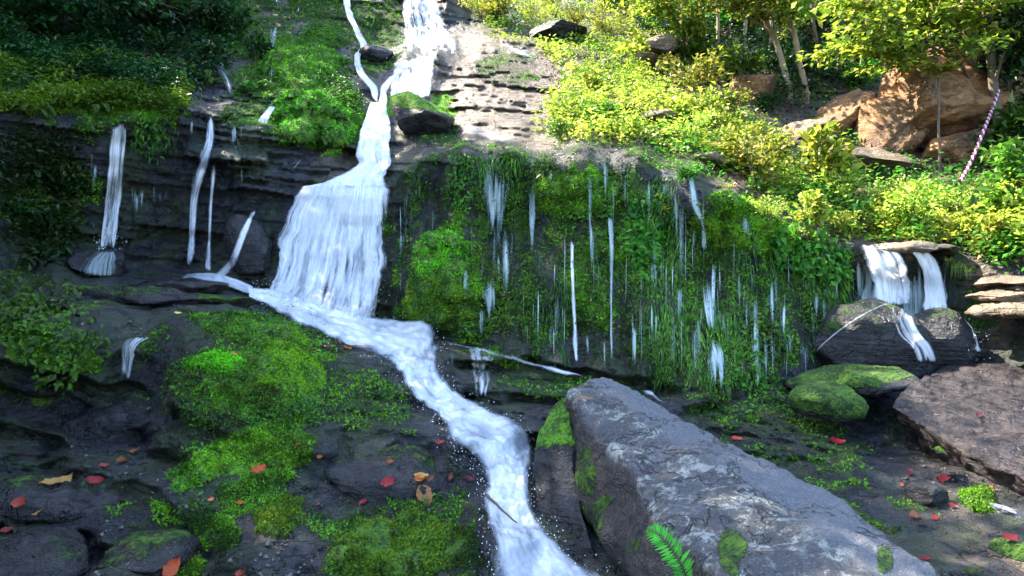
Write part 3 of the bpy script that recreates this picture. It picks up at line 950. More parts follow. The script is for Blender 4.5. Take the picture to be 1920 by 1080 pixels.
# right hand wet slab
ringsS = [
    [(1672, 762, 5.65), (1690, 735, 6.0), (1740, 700, 6.6), (1842, 660, 7.2), (1850, 690, 7.2), (1710, 860, 5.9), (1692, 800, 5.72)],
    [(1770, 822, 5.05), (1790, 760, 5.7), (1815, 705, 6.4), (1870, 664, 7.1), (1885, 700, 7.2), (1810, 960, 5.5), (1785, 880, 5.15)],
    [(1860, 868, 4.65), (1890, 790, 5.3), (1905, 720, 6.2), (1930, 668, 7.0), (1950, 700, 7.1), (1900, 970, 5.0), (1875, 920, 4.75)],
    [(1960, 915, 4.25), (2000, 820, 5.0), (2010, 730, 6.0), (2020, 675, 6.9), (2040, 710, 7.0), (2020, 1040, 4.6), (1980, 985, 4.35)],
    [(2120, 980, 3.9), (2160, 860, 4.6), (2180, 740, 5.8), (2160, 690, 6.8), (2200, 720, 6.9), (2200, 1120, 4.3), (2140, 1070, 4.0)],
]
loft('rock_slab', 'wet maroon brown rock slab with a sunlit top at the right edge', ringsS, M_SLAB, 120, 150, 0.05, 31, 'boulder', fscale=1.5, rnd=1)

boulder('boulder', 'dark humped boulder under the right fall with water over its crest', 1630, 672, 7.1, (118, 108), 0.42, (0, 14, 0), 5, M_DARKROCK, 0.45, 0.2, mossn=0.5)
boulder('boulder', 'dark rounded boulder right of the humped one under the twin fall', 1752, 652, 7.15, (62, 75), 0.35, (0, 12, 10), 8, M_DARKROCK, 0.5, 0.2)
boulder('rock_slab', 'flat grey ledge stone lying below the humped boulder', 1600, 712, 6.55, (125, 26), 0.4, (6, -8, 0), 14, M_DARKROCK, 0.7, 0.3, cat='boulder', flat=0.5)
boulder('mossy_boulder', 'rounded boulder fully covered in green moss on the right stream bed', 1552, 756, 6.0, (76, 40), 0.3, (0, 3, 0), 17, M_DARKROCK, 1.0, 0.35, mossn=-0.7, rough=0.05)
boulder('mossy_boulder', 'smaller mossy boulder just above the round green one', 1600, 716, 6.25, (46, 24), 0.22, (0, 8, 0), 19, M_DARKROCK, 1.0, 0.45, mossn=-0.5, rough=0.05)
boulder('boulder', 'dome of dark rock splashed by the leftmost fall', 188, 502, 8.15, (60, 34), 0.32, (0, 0, 0), 23, M_DARKROCK, rough=0.04)
boulder('mossy_boulder', 'bright green moss topped boulder beside the upper chute', 790, 222, 9.75, (72, 40), 0.5, (0, 22, 0), 29, M_DARKROCK, 1.0, 0.85, mossn=0.15)
boulder('boulder', 'dark arched rock between the two upper streams', 706, 108, 12.3, (34, 22), 0.4, (0, 0, 0), 33, M_DARKROCK, 0.3, 0.3)
boulder('boulder', 'dark rock hump between arc shaped jet and main fall', 470, 470, 8.3, (40, 75), 0.25, (0, -25, 0), 37, M_DARKROCK, 0.35, 0.3)
boulder('rock_slab', 'low black rock lens lying on the left ledge', 355, 540, 7.4, (95, 15), 0.35, (0, 3, 0), 39, M_DARKROCK, 0.2, 0.1, cat='boulder', flat=0.5)
# rounded wet mounds of the left foreground
for x, y, d, sx, sy, rr, sd, lab in [(700, 716, 6.22, 92, 44, 12, 201, 'broad dark wet rock mound between mossy slope and torrent'), (738, 900, 4.9, 150, 62, 8, 203, 'dark wet rock mound strewn with red leaves left of the torrent'), (110, 935, 4.62, 165, 50, 4, 205, 'low wet black mound in the lower left with the yellow leaf'),
                                     (235, 790, 5.75, 120, 52, -4, 207, 'black wet rock bulge under the small low fall'), (60, 1055, 4.05, 130, 50, 6, 209, 'black rock hump in the bottom left corner'), (285, 1035, 4.2, 95, 40, -8, 211, 'small black hump between the corner hump and the moss cushions'), (60, 770, 5.75, 110, 60, 5, 213, 'black rock bulge beneath the draped leafy clump'), (300, 560, 6.95, 190, 24, 4, 215, 'long low wet rock back on the left ledge below the black lens')]:
    boulder('boulder', lab, x, y, d, (sx, sy), 0.38, (0, rr, 0), sd, M_DARKROCK, 0.55, 0.3, cuts=7, rough=0.075, flat=0.62, beds_=0.10, mossn=0.75)
# sunlit bank rocks
boulder('boulder', 'yellowish pointed boulder at the foot of the leaning twin trunks', 1412, 172, 12.6, (62, 48), 0.5, (0, 10, 20), 41, M_ORANGE, 0.35, 0.9, mossn=0.5, flat=0.5, rough=0.04)
boulder('boulder', 'big orange sandstone block jutting out under the trees', 1760, 210, 11.7, (185, 108), 1.2, (0, -24, 25), 43, M_ORANGE, 0.25, 0.3, flat=0.48, mossn=0.7, rough=0.09, beds_=0.16)
boulder('boulder', 'brown overhanging block beneath the big orange one', 1800, 292, 11.1, (110, 44), 0.8, (0, -8, 10), 47, M_ORANGE, 0.3, 0.2, flat=0.5)
boulder('boulder', 'orange bedded rock left of the big block', 1660, 245, 11.4, (85, 62), 0.7, (0, -40, 20), 53, M_ORANGE, 0.0, 0.2, flat=0.5, beds_=0.25)
boulder('boulder', 'tilted brown rock shelf stepping down to the sunny bushes', 1565, 225, 12.0, (100, 38), 0.6, (0, -32, 10), 59, M_ORANGE, 0.0, flat=0.5, beds_=0.3)
boulder('boulder', 'lower tilted rock shelf with sunlit edges', 1500, 245, 11.4, (56, 20), 0.5, (0, -22, 0), 61, M_TAN, 0.0, flat=0.5, beds_=0.25)
boulder('rock_slab', 'pale sunlit ledge below the orange rocks', 1600, 298, 10.4, (150, 24), 0.7, (8, 4, 0), 67, M_TAN, 0.0, flat=0.5, cat='boulder', beds_=0.2)
boulder('boulder', 'small pale boulder on the rim above the mossy drop', 1330, 298, 8.7, (44, 14), 0.25, (0, 4, 0), 71, M_TAN, 0.0, flat=0.5)
for k, (x, y, d, sx, sy, lab) in enumerate([(1905, 528, 6.9, 62, 15, 'topmost flat pale slab of the ledge at the right edge'), (1895, 553, 6.8, 52, 14, 'middle flat slab of the ledge at the right edge'), (1890, 584, 6.7, 54, 17, 'lowest flat mossy slab of the ledge at the right edge'),
                                            (1690, 466, 7.75, 95, 12, 'flat tan capstone the right fall pours over'), (1225, 88, 13.6, 50, 22, 'grey boulder peeping out of the sunlit bushes'), (1040, 62, 14.3, 60, 22, 'shaded grey boulder high on the bank above the tan beds'), (1310, 190, 11.0, 70, 16, 'sunlit flat rock among yellow bushes'), (1150, 205, 10.6, 62, 17, 'pale layered rock in the bushes right of the tan beds'), (1235, 228, 9.9, 55, 16, 'pale rock in the bushes above the wall lip'), (1170, 118, 12.6, 66, 16, 'flat pale rock high among the bushes'), (1440, 290, 9.9, 60, 15, 'low tan rock half hidden before the rock shelves')]):
    boulder('rock_slab' if sy < 18 else 'boulder', lab, x, y, d, (sx, sy), 0.45, (0, -4, 5), 80 + k, M_TAN if k not in (5,) else M_DARKROCK, 0.35, 0.6, flat=0.5, beds_=0.2, cat='boulder')
boulder('boulder', 'small wet black stone in the right stream bed', 1735, 925, 4.65, (38, 26), 0.14, (0, 8, 0), 95, M_DARKROCK, 0.0, flat=0.6)
boulder('mossy_boulder', 'small stone with a yellow moss cap below the maroon slab', 1790, 852, 5.2, (36, 13), 0.12, (0, 14, 0), 96, M_DARKROCK, 1.0, 0.6, mossn=0.0)
boulder('boulder', 'grey chip of rock by the mossy tuft at the lower right', 1895, 962, 4.35, (38, 14), 0.12, (0, 24, 0), 97, M_BOULDER_S, 0.0, flat=0.5)
boulder('boulder', 'brown mossy stone in the lower right corner', 1905, 1050, 3.9, (55, 34), 0.2, (0, 10, 0), 98, M_TAN, 0.9, 0.25, flat=0.55)

# ------------------------------------------------------------------ water
from functools import reduce


def minf(A_, r):
    o = A_.copy()
    for ax in (0, 1):
        o = reduce(np.minimum, [np.roll(o, k, ax) for k in range(-r, r + 1)])
    return o


def boxf(A_, r):
    for ax in (0, 1):
        A_ = sum(np.roll(A_, k, ax) for k in range(-r, r + 1)) / (2 * r + 1)
    return A_


DW = boxf(minf(D1, 3), 3)
DWM = np.minimum(boxf(D1, 3), D1 + 0.02)


def sheet_geo(rows, nu, nv, off=0.03, G=None, turb=0.0, tf=3.0, edge=0.16, dens=0.5, seed=0, wob=0.12, endfade=0.07, use_pick=False, bulge=0.0):
    rows = [tuple(r) + ((dens,) if len(r) == 4 else ()) for r in rows]
    S = spline(rows, nv)
    u = np.linspace(0, 1, nu)
    t = np.linspace(0, 1, nv)
    UU, TT = np.meshgrid(u, t)
    w = np.hypot(S[:, 2] - S[:, 0], S[:, 3] - S[:, 1])
    wb0 = fbm(np.stack([t * 9 + seed * 3.1, t * 0 + seed, t * 0], -1), 4, seed) * wob
    wb1 = fbm(np.stack([t * 9 + seed * 1.7, t * 0 + seed + 5, t * 0], -1), 4, seed + 3) * wob
    ue = UU + UU ** 5 * wb1[:, None] + (1 - UU) ** 5 * wb0[:, None]
    px = S[:, 0:1] * (1 - ue) + S[:, 2:3] * ue
    py = S[:, 1:2] * (1 - ue) + S[:, 3:4] * ue
    if use_pick:
        d = np.empty(px.shape)
        for i in range(px.shape[0]):
            for j in range(px.shape[1]):
                d[i, j] = pick(px[i, j], py[i, j])[0].y
        for _ in range(2):
            d[1:-1] = np.minimum(d[1:-1], (d[:-2] + d[2:]) / 2)
    else:
        d = samp(DW if G is None else G, px, py)
    d = d - off - bulge * np.sin(np.pi * UU)
    P = at(px, py, d)
    if turb:
        n = fbm(P * tf, 5, seed + 40) + 0.8 * (ridged(P * tf * 1.7, 4, seed + 50) - 0.6)
        amp = turb * np.clip(np.minimum(UU, 1 - UU) * 6, 0.15, 1)
        n = n + 0.28 * fbm(P * tf * 3.0, 4, seed + 60)
        P = P + ((n * amp)[..., None]) * np.array([0.0, -0.55, 0.83])
    wcells = max(4.0, float(np.median(w)) / 6)
    seg = np.linalg.norm(np.diff(P, axis=0), axis=-1).mean(1)
    vl = np.concatenate([[0], np.cumsum(seg)])
    wm = float((w * d.mean(1) / F).mean())
    uv = np.stack([(UU - 0.5) * wm, np.repeat(vl[:, None], nu, 1)], -1)
    de = np.clip(np.minimum(UU, 1 - UU) / max(edge, 1e-3), 0, 1)
    den = S[:, 4:5] * de
    if endfade:
        jag = (fbm(np.stack([u * wcells + seed, u * 0 + seed * 1.3, u * 0], -1), 3, seed + 70) * 0.9 + 0.15)[None]
        e_ = endfade * 1.6
        den = den * sstep(0, e_, TT + 0.02 - np.clip(jag, -0.1, 0.6) * e_ * 0.8) * sstep(0, e_, 1 - TT + 0.02 - np.clip(-jag + 0.2, -0.1, 0.8) * e_ * 1.3)
    idx_ = np.arange(nu * nv).reshape(nv, nu)
    Fq = np.stack([idx_[:-1, :-1], idx_[1:, :-1], idx_[1:, 1:], idx_[:-1, 1:]], -1).reshape(-1, 4)
    return P.reshape(-1, 3), Fq, uv.reshape(-1, 2), den.ravel()


def droplets(P, n, spread, r0, r1, seed):
    r = np.random.default_rng(seed)
    c = P[r.integers(len(P), size=n)] + r.normal(0, 1, (n, 3)) * spread
    r_ = r.uniform(r0, r1, n) * r.random(n) ** 0.5
    O = np.array([[1, 0, 0], [-1, 0, 0], [0, 1, 0], [0, -1, 0], [0, 0, 1.4], [0, 0, -1.4]], float)
    V = (c[:, None] + O[None] * r_[:, None, None]).reshape(-1, 3)
    t = np.array([[0, 2, 4], [2, 1, 4], [1, 3, 4], [3, 0, 4], [2, 0, 5], [1, 2, 5], [3, 1, 5], [0, 3, 5]])
    return V, (np.arange(n)[:, None, None] * 6 + t[None]).reshape(-1, 3)


M_DROP = NT('water_drop')
M_DROP = M_DROP.done(M_DROP.n('BsdfPrincipled', i_Base_Color=(0.86, 0.9, 0.94), i_Roughness=0.2))


def fall(name, label, layers, mat, cat='waterfall', group=None, spray=None, kind=None, part='water_sheet'):
    """layers: list of dicts for sheet_geo; the first is the thing's own body when alone"""
    G = [sheet_geo(**l) for l in layers]
    V0 = G[0][0]
    if len(G) == 1 and not spray:
        o = obj_world(name, V0, G[0][1], mat, uv=G[0][2], attrs=dict(dens=G[0][3]))
        return tag(o, label, cat, group, kind)
    c = (V0.max(0) + V0.min(0)) / 2
    c[2] = V0[:, 2].min()
    root = empty(name, c)
    tag(root, label, cat, group, kind)
    for V, Fq, uv, de in G:
        obj_world(part, V, Fq, mat, root, uv=uv, attrs=dict(dens=de))
    if spray:
        src, n, spread, r0, r1 = spray
        V, T = droplets(V0[src(V0)] if callable(src) else V0[int(len(V0) * src):], n, spread, r0, r1, 5)
        obj_world('spray', V, T, M_DROP, root)['kind'] = 'stuff'
    return root


def two(rows, nu, nv, o1=0.03, o2=0.075, **kw):
    k2 = dict(kw)
    k2['dens'] = (kw.get('dens') or rows[len(rows) // 2][4]) - 0.10
    k2['seed'] = kw.get('seed', 0) + 7
    return [dict(rows=rows, nu=nu, nv=nv, off=o1, **kw), dict(rows=[r[:4] for r in rows], nu=nu, nv=nv, off=o2, **k2)]


main_rows = [(566, 350, 730, 326), (540, 384, 735, 368), (512, 440, 737, 440), (494, 490, 733, 500), (480, 538, 724, 560), (468, 560, 710, 612)]
fall('waterfall', 'broad white main waterfall fanning down the dark wall', two([r + (d_,) for r, d_ in zip(main_rows, (.78, .74, .64, .57, .55, .66))], 60, 90, seed=1, turb=0.018, edge=0.12, endfade=0.0), W_FALL, spray=(0.7, 500, 0.06, 0.0015, 0.005))
fall('waterfall', 'narrow white chute feeding the main fall from above', two([(692, 194, 722, 193), (682, 225, 730, 222), (669, 260, 736, 258), (664, 290, 736, 290), (668, 310, 732, 312), (600, 342, 730, 332), (575, 352, 728, 345)], 26, 60, dens=0.70, endfade=0.0, seed=2, turb=0.05, edge=0.1), W_FALL)
fall('waterfall', 'thin stream sliding down the top left of the upper cliff', [dict(rows=[(634, -40, 654, -40), (645, 20, 663, 20), (662, 60, 680, 60), (672, 88, 692, 86), (662, 106, 678, 105), (666, 135, 686, 135), (690, 168, 714, 166), (698, 196, 724, 194)], nu=10, nv=80, off=0.05, dens=0.68, seed=3, edge=0.25)], W_FALL)
fall('waterfall', 'short wide veil below the upper pool', two([(738, 114, 824, 97), (726, 135, 826, 122), (720, 158, 822, 150), (722, 186, 814, 184)], 30, 30, dens=0.56, seed=4, turb=0.06), W_FALL)
fall('waterfall', 'slanting runnel joining the veil to the narrow chute', [dict(rows=[(752, 128, 742, 146), (730, 142, 734, 160), (712, 160, 726, 172), (710, 182, 728, 186), (706, 200, 724, 200)], nu=10, nv=30, off=0.05, dens=0.68, seed=5)], W_FALL)
fall('waterfall', 'tall misty white fall at the very top of the picture', two([(748, -60, 815, -60), (748, -10, 820, -10), (748, 30, 836, 30), (750, 70, 856, 62), (748, 102, 876, 106)], 30, 50, dens=0.50, seed=6, turb=0.10), W_FALL, spray=(0.7, 300, 0.15, 0.003, 0.008))
fall('waterfall', 'leftmost fall dropping from grassy lip onto the dark dome', two([(205, 226, 244, 224), (201, 280, 240, 280), (196, 340, 233, 340), (189, 410, 226, 410), (182, 470, 216, 470)], 18, 60, dens=0.50, seed=8), W_FALL, spray=(0.85, 120, 0.05, 0.004, 0.008))
fall('waterfall', 'left fall split down the layered ledge', two([(386, 212, 402, 212), (376, 262, 411, 260), (362, 300, 402, 300), (350, 370, 378, 370), (345, 450, 372, 450), (340, 518, 364, 518)], 14, 70, dens=0.60, seed=9, edge=0.42), W_FALL)
fall('waterfall', 'slender side strand right of the split fall', [dict(rows=[(395, 300, 410, 300), (389, 380, 402, 380), (384, 450, 400, 450), (376, 516, 402, 516)], nu=8, nv=50, off=0.06, dens=0.64, seed=10, edge=0.42)], W_FALL)
fall('waterfall', 'arcing jet curving down to the left pool', [dict(rows=[(470, 392, 487, 388), (450, 428, 470, 430), (432, 468, 456, 472), (410, 498, 446, 502), (380, 516, 430, 526)], nu=12, nv=50, off=0.08, dens=0.66, seed=12, edge=0.42, use_pick=True)], W_FALL)
fall('waterfall', 'tiny spout above the sloping layered ledge', [dict(rows=[(503, 196, 518, 200), (494, 210, 510, 216), (478, 226, 502, 236)], nu=8, nv=16, off=0.06, dens=0.62, seed=13)], W_FALL)
fall('waterfall', 'small low fall spilling off the left ledge into the dark hollow', two([(216, 630, 300, 630), (214, 648, 268, 648), (217, 675, 258, 676), (221, 712, 248, 712)], 14, 40, dens=0.44, seed=14, edge=0.35), W_FALL)
fall('waterfall', 'upper left trickle fall down the shaded mossy steps', two([(505, 50, 522, 50), (505, 75, 520, 75), (503, 110, 516, 110), (504, 150, 514, 150)], 8, 30, dens=0.42, seed=15), W_THIN)
fall('waterfall', 'dim streaked fall high on the dark left hillside', [dict(rows=[(345, 20, 360, 20), (345, 60, 376, 60), (352, 92, 388, 92), (385, 110, 410, 104), (415, 150, 432, 140), (430, 195, 448, 190)], nu=12, nv=60, off=0.05, dens=0.42, seed=16)], W_THIN)
# right hand twin fall
fall('waterfall', 'left half of the twin fall pouring off the tan capstone', two([(1600, 455, 1676, 455), (1614, 488, 1706, 488), (1626, 530, 1718, 530), (1634, 574, 1722, 574)], 22, 40, dens=0.60, seed=17, edge=0.2, o1=0.25, o2=0.3), W_FALL)
fall('waterfall', 'right half of the twin fall ending in a splash', two([(1694, 462, 1740, 466), (1716, 490, 1762, 492), (1726, 530, 1778, 535), (1722, 585, 1786, 588)], 20, 40, dens=0.66, seed=18, edge=0.2, o1=0.25, o2=0.3), W_FALL)
fall('waterfall', 'splashing cascade down the right side of the round boulder', [dict(rows=[(1772, 582, 1796, 588), (1784, 606, 1816, 606), (1790, 630, 1834, 630), (1796, 662, 1844, 664)], nu=14, nv=24, off=0.2, dens=0.60, seed=19, turb=0.06)], W_FALL, spray=(0.3, 200, 0.05, 0.002, 0.005))
fall('waterfall', 'film of water running over the crest of the humped boulder', [dict(rows=[(1700, 566, 1690, 576), (1660, 566, 1658, 576), (1610, 590, 1614, 598), (1560, 624, 1568, 630), (1528, 654, 1538, 660), (1512, 686, 1526, 686)], nu=8, nv=50, off=0.015, dens=0.50, seed=20, use_pick=True, edge=0.48, endfade=0.15)], W_FALL)
fall('waterfall', 'strand falling between the humped and the round boulder', [dict(rows=[(1664, 570, 1712, 568), (1668, 600, 1720, 598), (1680, 630, 1732, 626), (1704, 655, 1750, 650), (1714, 684, 1760, 680)], nu=14, nv=36, off=0.03, dens=0.5, seed=22, use_pick=True)], W_FALL)
fall('waterfall', 'film of water spreading over the dome under the leftmost fall', [dict(rows=[(188, 470, 222, 470), (150, 482, 236, 484), (132, 500, 242, 502), (126, 520, 244, 520)], nu=26, nv=20, off=0.012, dens=0.50, seed=34, use_pick=True, edge=0.3)], W_THIN)
fall('waterfall', 'fine veil of threads behind and beside the twin fall', [dict(rows=[(1588, 470, 1796, 480), (1596, 520, 1792, 530), (1600, 600, 1790, 600), (1600, 650, 1786, 650)], nu=44, nv=40, off=0.12, dens=0.54, seed=35, edge=0.1, endfade=0.25)], W_THIN)
# curtain wall falls
fall('waterfall', 'wide thin curtain down the middle of the mossy wall', two([(880, 288, 978, 282), (882, 340, 974, 340), (886, 400, 966, 400), (896, 455, 956, 455)], 34, 50, dens=0.60, seed=23, edge=0.4, endfade=0.3), W_THIN)
fall('waterfall', 'small forked cascade on a step under the thin curtain', two([(905, 508, 940, 506), (900, 540, 938, 540), (906, 580, 936, 580), (912, 630, 928, 630)], 14, 36, dens=0.58, seed=24, edge=0.4, endfade=0.3), W_THIN)
fall('waterfall', 'single bright rope of water reaching the wall foot', two([(1064, 444, 1082, 444), (1066, 500, 1080, 500), (1069, 580, 1084, 580), (1072, 684, 1090, 684)], 8, 70, dens=0.58, seed=25, edge=0.42), W_FALL)
fall('waterfall', 'slim strand on the wall left of the hanging ferns', two([(1134, 402, 1152, 402), (1138, 440, 1154, 440), (1140, 480, 1154, 480), (1142, 560, 1150, 560), (1140, 694, 1152, 694)], 6, 70, dens=0.58, seed=26, edge=0.42), W_THIN)
fall('waterfall', 'zigzag trickle where the wall lip dips to the right', two([(1276, 312, 1302, 312), (1284, 350, 1310, 350), (1288, 385, 1318, 385), (1306, 420, 1326, 420), (1308, 470, 1330, 470)], 10, 50, dens=0.58, seed=27, edge=0.42), W_THIN)
fall('waterfall', 'pale greenish water sheet on the right part of the wall', two([(1302, 482, 1346, 482), (1302, 540, 1346, 540), (1312, 600, 1348, 600), (1324, 628, 1346, 628)], 14, 40, dens=0.60, seed=28, edge=0.4, endfade=0.3), W_THIN)
fall('waterfall', 'bundle of threads dropping off the low rounded step', two([(1318, 626, 1350, 624), (1322, 660, 1366, 660), (1326, 700, 1370, 700), (1330, 738, 1368, 738)], 16, 36, dens=0.60, seed=29, edge=0.3, endfade=0.25), W_THIN)
fall('waterfall', 'little foaming runnel behind the tip of the grey boulder', [dict(rows=[(1196, 728, 1200, 740), (1222, 730, 1218, 744), (1240, 744, 1236, 758), (1264, 752, 1260, 762)], nu=8, nv=24, off=0.03, dens=0.56, seed=30, edge=0.4, endfade=0.2)], W_FOAM)
fall('waterfall', 'glassy runnel on the slab left of the torrent', [dict(rows=[(676, 892, 694, 892), (668, 920, 688, 925), (662, 950, 682, 958), (640, 978, 660, 992), (604, 996, 612, 1016), (560, 1020, 566, 1050)], nu=10, nv=40, off=0.02, dens=0.40, seed=31, edge=0.48, endfade=0.3)], W_THIN)
fall('waterfall', 'faint skim of water along the crack above the leafy slab', [dict(rows=[(850, 802, 846, 814), (800, 816, 798, 830), (740, 834, 738, 850), (700, 850, 700, 868)], nu=8, nv=30, off=0.02, dens=0.36, seed=32, edge=0.48, endfade=0.3)], W_THIN)
fall('waterfall', 'thin veils over the dark hump right of the torrent', two([(872, 648, 935, 655), (874, 668, 932, 676), (880, 690, 926, 700), (888, 745, 912, 750)], 16, 36, dens=0.43, seed=33, G=DWM), W_FALL)
# the torrent: one body of running water
tor = [(466, 533, 468, 563, 0.75), (542, 548, 522, 590, 0.75), (624, 578, 584, 620, 0.72), (727, 596, 648, 644, 0.72), (809, 604, 713, 674, 0.68), (823, 644, 734, 712, 0.66), (827, 690, 770, 750, 0.66), (863, 730, 810, 783, 0.68), (928, 756, 840, 818, 0.68), (997, 790, 868, 850, 0.66), (1015, 833, 889, 885, 0.68), (1001, 882, 901, 913, 0.68), (999, 934, 896, 946, 0.64), (1026, 984, 907, 996, 0.62), (1080, 1033, 915, 1052, 0.6), (1174, 1088, 911, 1112, 0.6), (1272, 1178, 913, 1202, 0.6)]
Vt, Ft, uvt, dt = sheet_geo(rows=tor, nu=60, nv=380, off=0.05, G=DW, turb=0.06, tf=5.0, edge=0.20, endfade=0.0, seed=60, wob=0.22)
to = obj_world('stream', Vt, Ft, W_FOAM, uv=uvt, attrs=dict(dens=dt))
ev = Vt[(dt < 0.45) | (rng.random(len(dt)) < 0.15)]
Vd, Td = droplets(ev, 1300, 0.030, 0.0012, 0.0048, 8)
obj_world('spray', Vd, Td, M_DROP, to)['kind'] = 'stuff'
tag(to, 'white foaming torrent running from the main fall down to the front', 'stream', kind='structure')
for k, rws in enumerate([[(788, 622, 786, 640), (850, 640, 848, 652), (910, 650, 908, 662), (980, 668, 978, 684), (1060, 690, 1058, 704), (1110, 706, 1104, 716)]]):
    V_, F_, uv_, d_ = sheet_geo(rows=rws, nu=10, nv=60, off=0.05, turb=0.03, dens=0.52, seed=61, edge=0.46, endfade=0.12, wob=0.5)
    tag(obj_world('waterfall', V_, F_, W_FOAM, uv=uv_, attrs=dict(dens=d_)), 'thin foam line spilling along the lip right of the torrent', 'waterfall')
V_, F_, uv_, d_ = sheet_geo(rows=[(352, 512, 340, 526), (400, 510, 396, 530), (440, 520, 430, 540), (475, 534, 470, 556)], nu=12, nv=30, off=0.04, turb=0.03, dens=0.58, seed=64, endfade=0.0)
tag(obj_world('stream', V_, F_, W_FOAM, uv=uv_, attrs=dict(dens=d_)), 'pale pool of foam under the left falls', 'stream', kind='structure')
V_, F_, uv_, d_ = sheet_geo(rows=[(846, 214, 850, 250), (880, 218, 880, 262), (930, 238, 925, 275), (995, 250, 990, 282)], nu=20, nv=40, off=0.05, turb=0.03, dens=0.46, seed=65, edge=0.4, endfade=0.2)
tag(obj_world('stream', V_, F_, W_FOAM, uv=uv_, attrs=dict(dens=d_)), 'sunlit sheet of water running to the lip of the wall', 'stream', kind='structure')
V_, F_, uv_, d_ = sheet_geo(rows=[(925, 62, 945, 62), (935, 85, 965, 82), (950, 100, 1010, 98), (980, 112, 1060, 112)], nu=14, nv=30, off=0.05, turb=0.03, dens=0.42, seed=66, edge=0.4, endfade=0.2)
tag(obj_world('stream', V_, F_, W_FOAM, uv=uv_, attrs=dict(dens=d_)), 'pale sunlit rill over the tan beds', 'stream', kind='structure')
# soft films of water
for k, (lab, rws, dn) in enumerate([
        ('soft wet film beside the main fall above the green domes', [(744, 345, 800, 325), (746, 400, 800, 400), (750, 465, 790, 460)], .40),
        ('soft wet film left of the single bright rope of water', [(1000, 470, 1050, 470), (1002, 560, 1052, 560), (1006, 650, 1046, 655)], .38),
        ('soft short film right of the single bright rope of water', [(1100, 452, 1136, 455), (1102, 500, 1138, 500), (1106, 565, 1132, 565)], .40),
        ('soft wide film low on the wall before the grey boulder tip', [(1180, 570, 1270, 590), (1182, 640, 1272, 640), (1190, 712, 1262, 716)], .37),
        ('soft film below the spilling moss pad', [(1376, 490, 1424, 495), (1378, 560, 1426, 560), (1384, 650, 1418, 650)], .37),
        ('soft film under the dark leafy bunch', [(1500, 530, 1596, 480), (1505, 580, 1600, 560), (1512, 650, 1585, 640)], .36),
        ('glistening film over the upper beds of the sloping left ledge', [(400, 222, 470, 232), (396, 250, 500, 262), (400, 290, 520, 300), (410, 330, 520, 345)], .40),
        ('glistening film over the lower beds of the sloping left ledge', [(520, 250, 640, 305), (505, 280, 610, 330), (500, 320, 560, 350)], .40)]):
    fall('waterfall', lab, [dict(rows=rws, nu=24, nv=40, off=0.03, dens=dn + 0.09, seed=160 + k, edge=0.45, endfade=0.4, G=DWM)], W_THIN)
# threads of water on the wall
thr = [(750, 372, 500), (758, 430, 480), (770, 440, 460), (792, 400, 470), (812, 380, 465), (805, 330, 420), (884, 380, 530), (892, 290, 480), (905, 470, 560), (920, 420, 520), (935, 470, 560), (945, 300, 440), (1000, 560, 640), (1012, 470, 540), (1030, 600, 660), (1040, 480, 560), (1055, 560, 650),
       (1100, 620, 680), (1122, 470, 560), (1136, 290, 380), (1150, 300, 390), (1166, 296, 380), (1175, 310, 370), (1190, 600, 700), (1205, 640, 712), (1222, 560, 650), (1240, 650, 716), (1246, 330, 420), (1258, 330, 400), (1262, 480, 560), (1275, 520, 610), (1284, 500, 590), (1290, 620, 720), (1300, 420, 480), (1316, 560, 640), (1338, 480, 610), (1345, 500, 640),
       (1360, 650, 735), (1376, 640, 730), (1396, 520, 600), (1410, 500, 560), (1440, 540, 620), (1470, 560, 640), (1500, 520, 600), (1530, 540, 620), (1598, 480, 580), (1610, 480, 590), (1618, 480, 600), (1690, 500, 590), (1702, 510, 600), (1715, 500, 600),
       (248, 345, 390), (258, 350, 410), (266, 345, 400), (275, 350, 420), (288, 345, 395), (300, 352, 405), (312, 348, 390), (172, 270, 330), (178, 300, 380), (360, 220, 260), (425, 225, 262), (438, 232, 280), (452, 226, 270), (452, 300, 350), (560, 12, 30), (440, 55, 70), (850, 640, 700), (858, 650, 710), (215, 740, 830), (316, 750, 840), (300, 760, 830), (282, 790, 850)]
for k in range(120):
    x = rng.uniform(745, 1590)
    y0, y1 = np.interp(x, LX, LY), np.interp(x, FX, FY)
    a = y0 + (y1 - y0) * rng.choice([0.03, 0.3, 0.55, 0.6, 0.75]) + rng.uniform(0, 25)
    thr.append((x, a, min(a + rng.uniform(70, 240), y1)))
for k, (x, a, b_) in enumerate(thr):
    w = random.choice([1.2, 1.5, 2.0, 2.6, 7.0, 10.0])
    sk = random.uniform(-4, 4)
    left = x < 560
    dim = a > 735
    rws = [(x - w, a, x + w, a), (x - w * 1.2 + sk * .3, a * .6 + b_ * .4, x + w * 1.2 + sk * .3, a * .6 + b_ * .4), (x - w * .7 + sk, b_, x + w * .7 + sk, b_)]
    fall('trickle', ('thin bright thread of water in the dark recess of the left ledge' if left else 'thin bright thread of water running down the mossy curtain wall'), [dict(rows=rws, nu=9, nv=24, off=0.035, dens=(0.36 if dim else random.uniform(0.40, 0.56)), seed=100 + k, edge=0.45, endfade=0.25)], W_THIN, 'trickle', 'threads of water on the left ledge' if left else 'threads of water on the curtain wall')

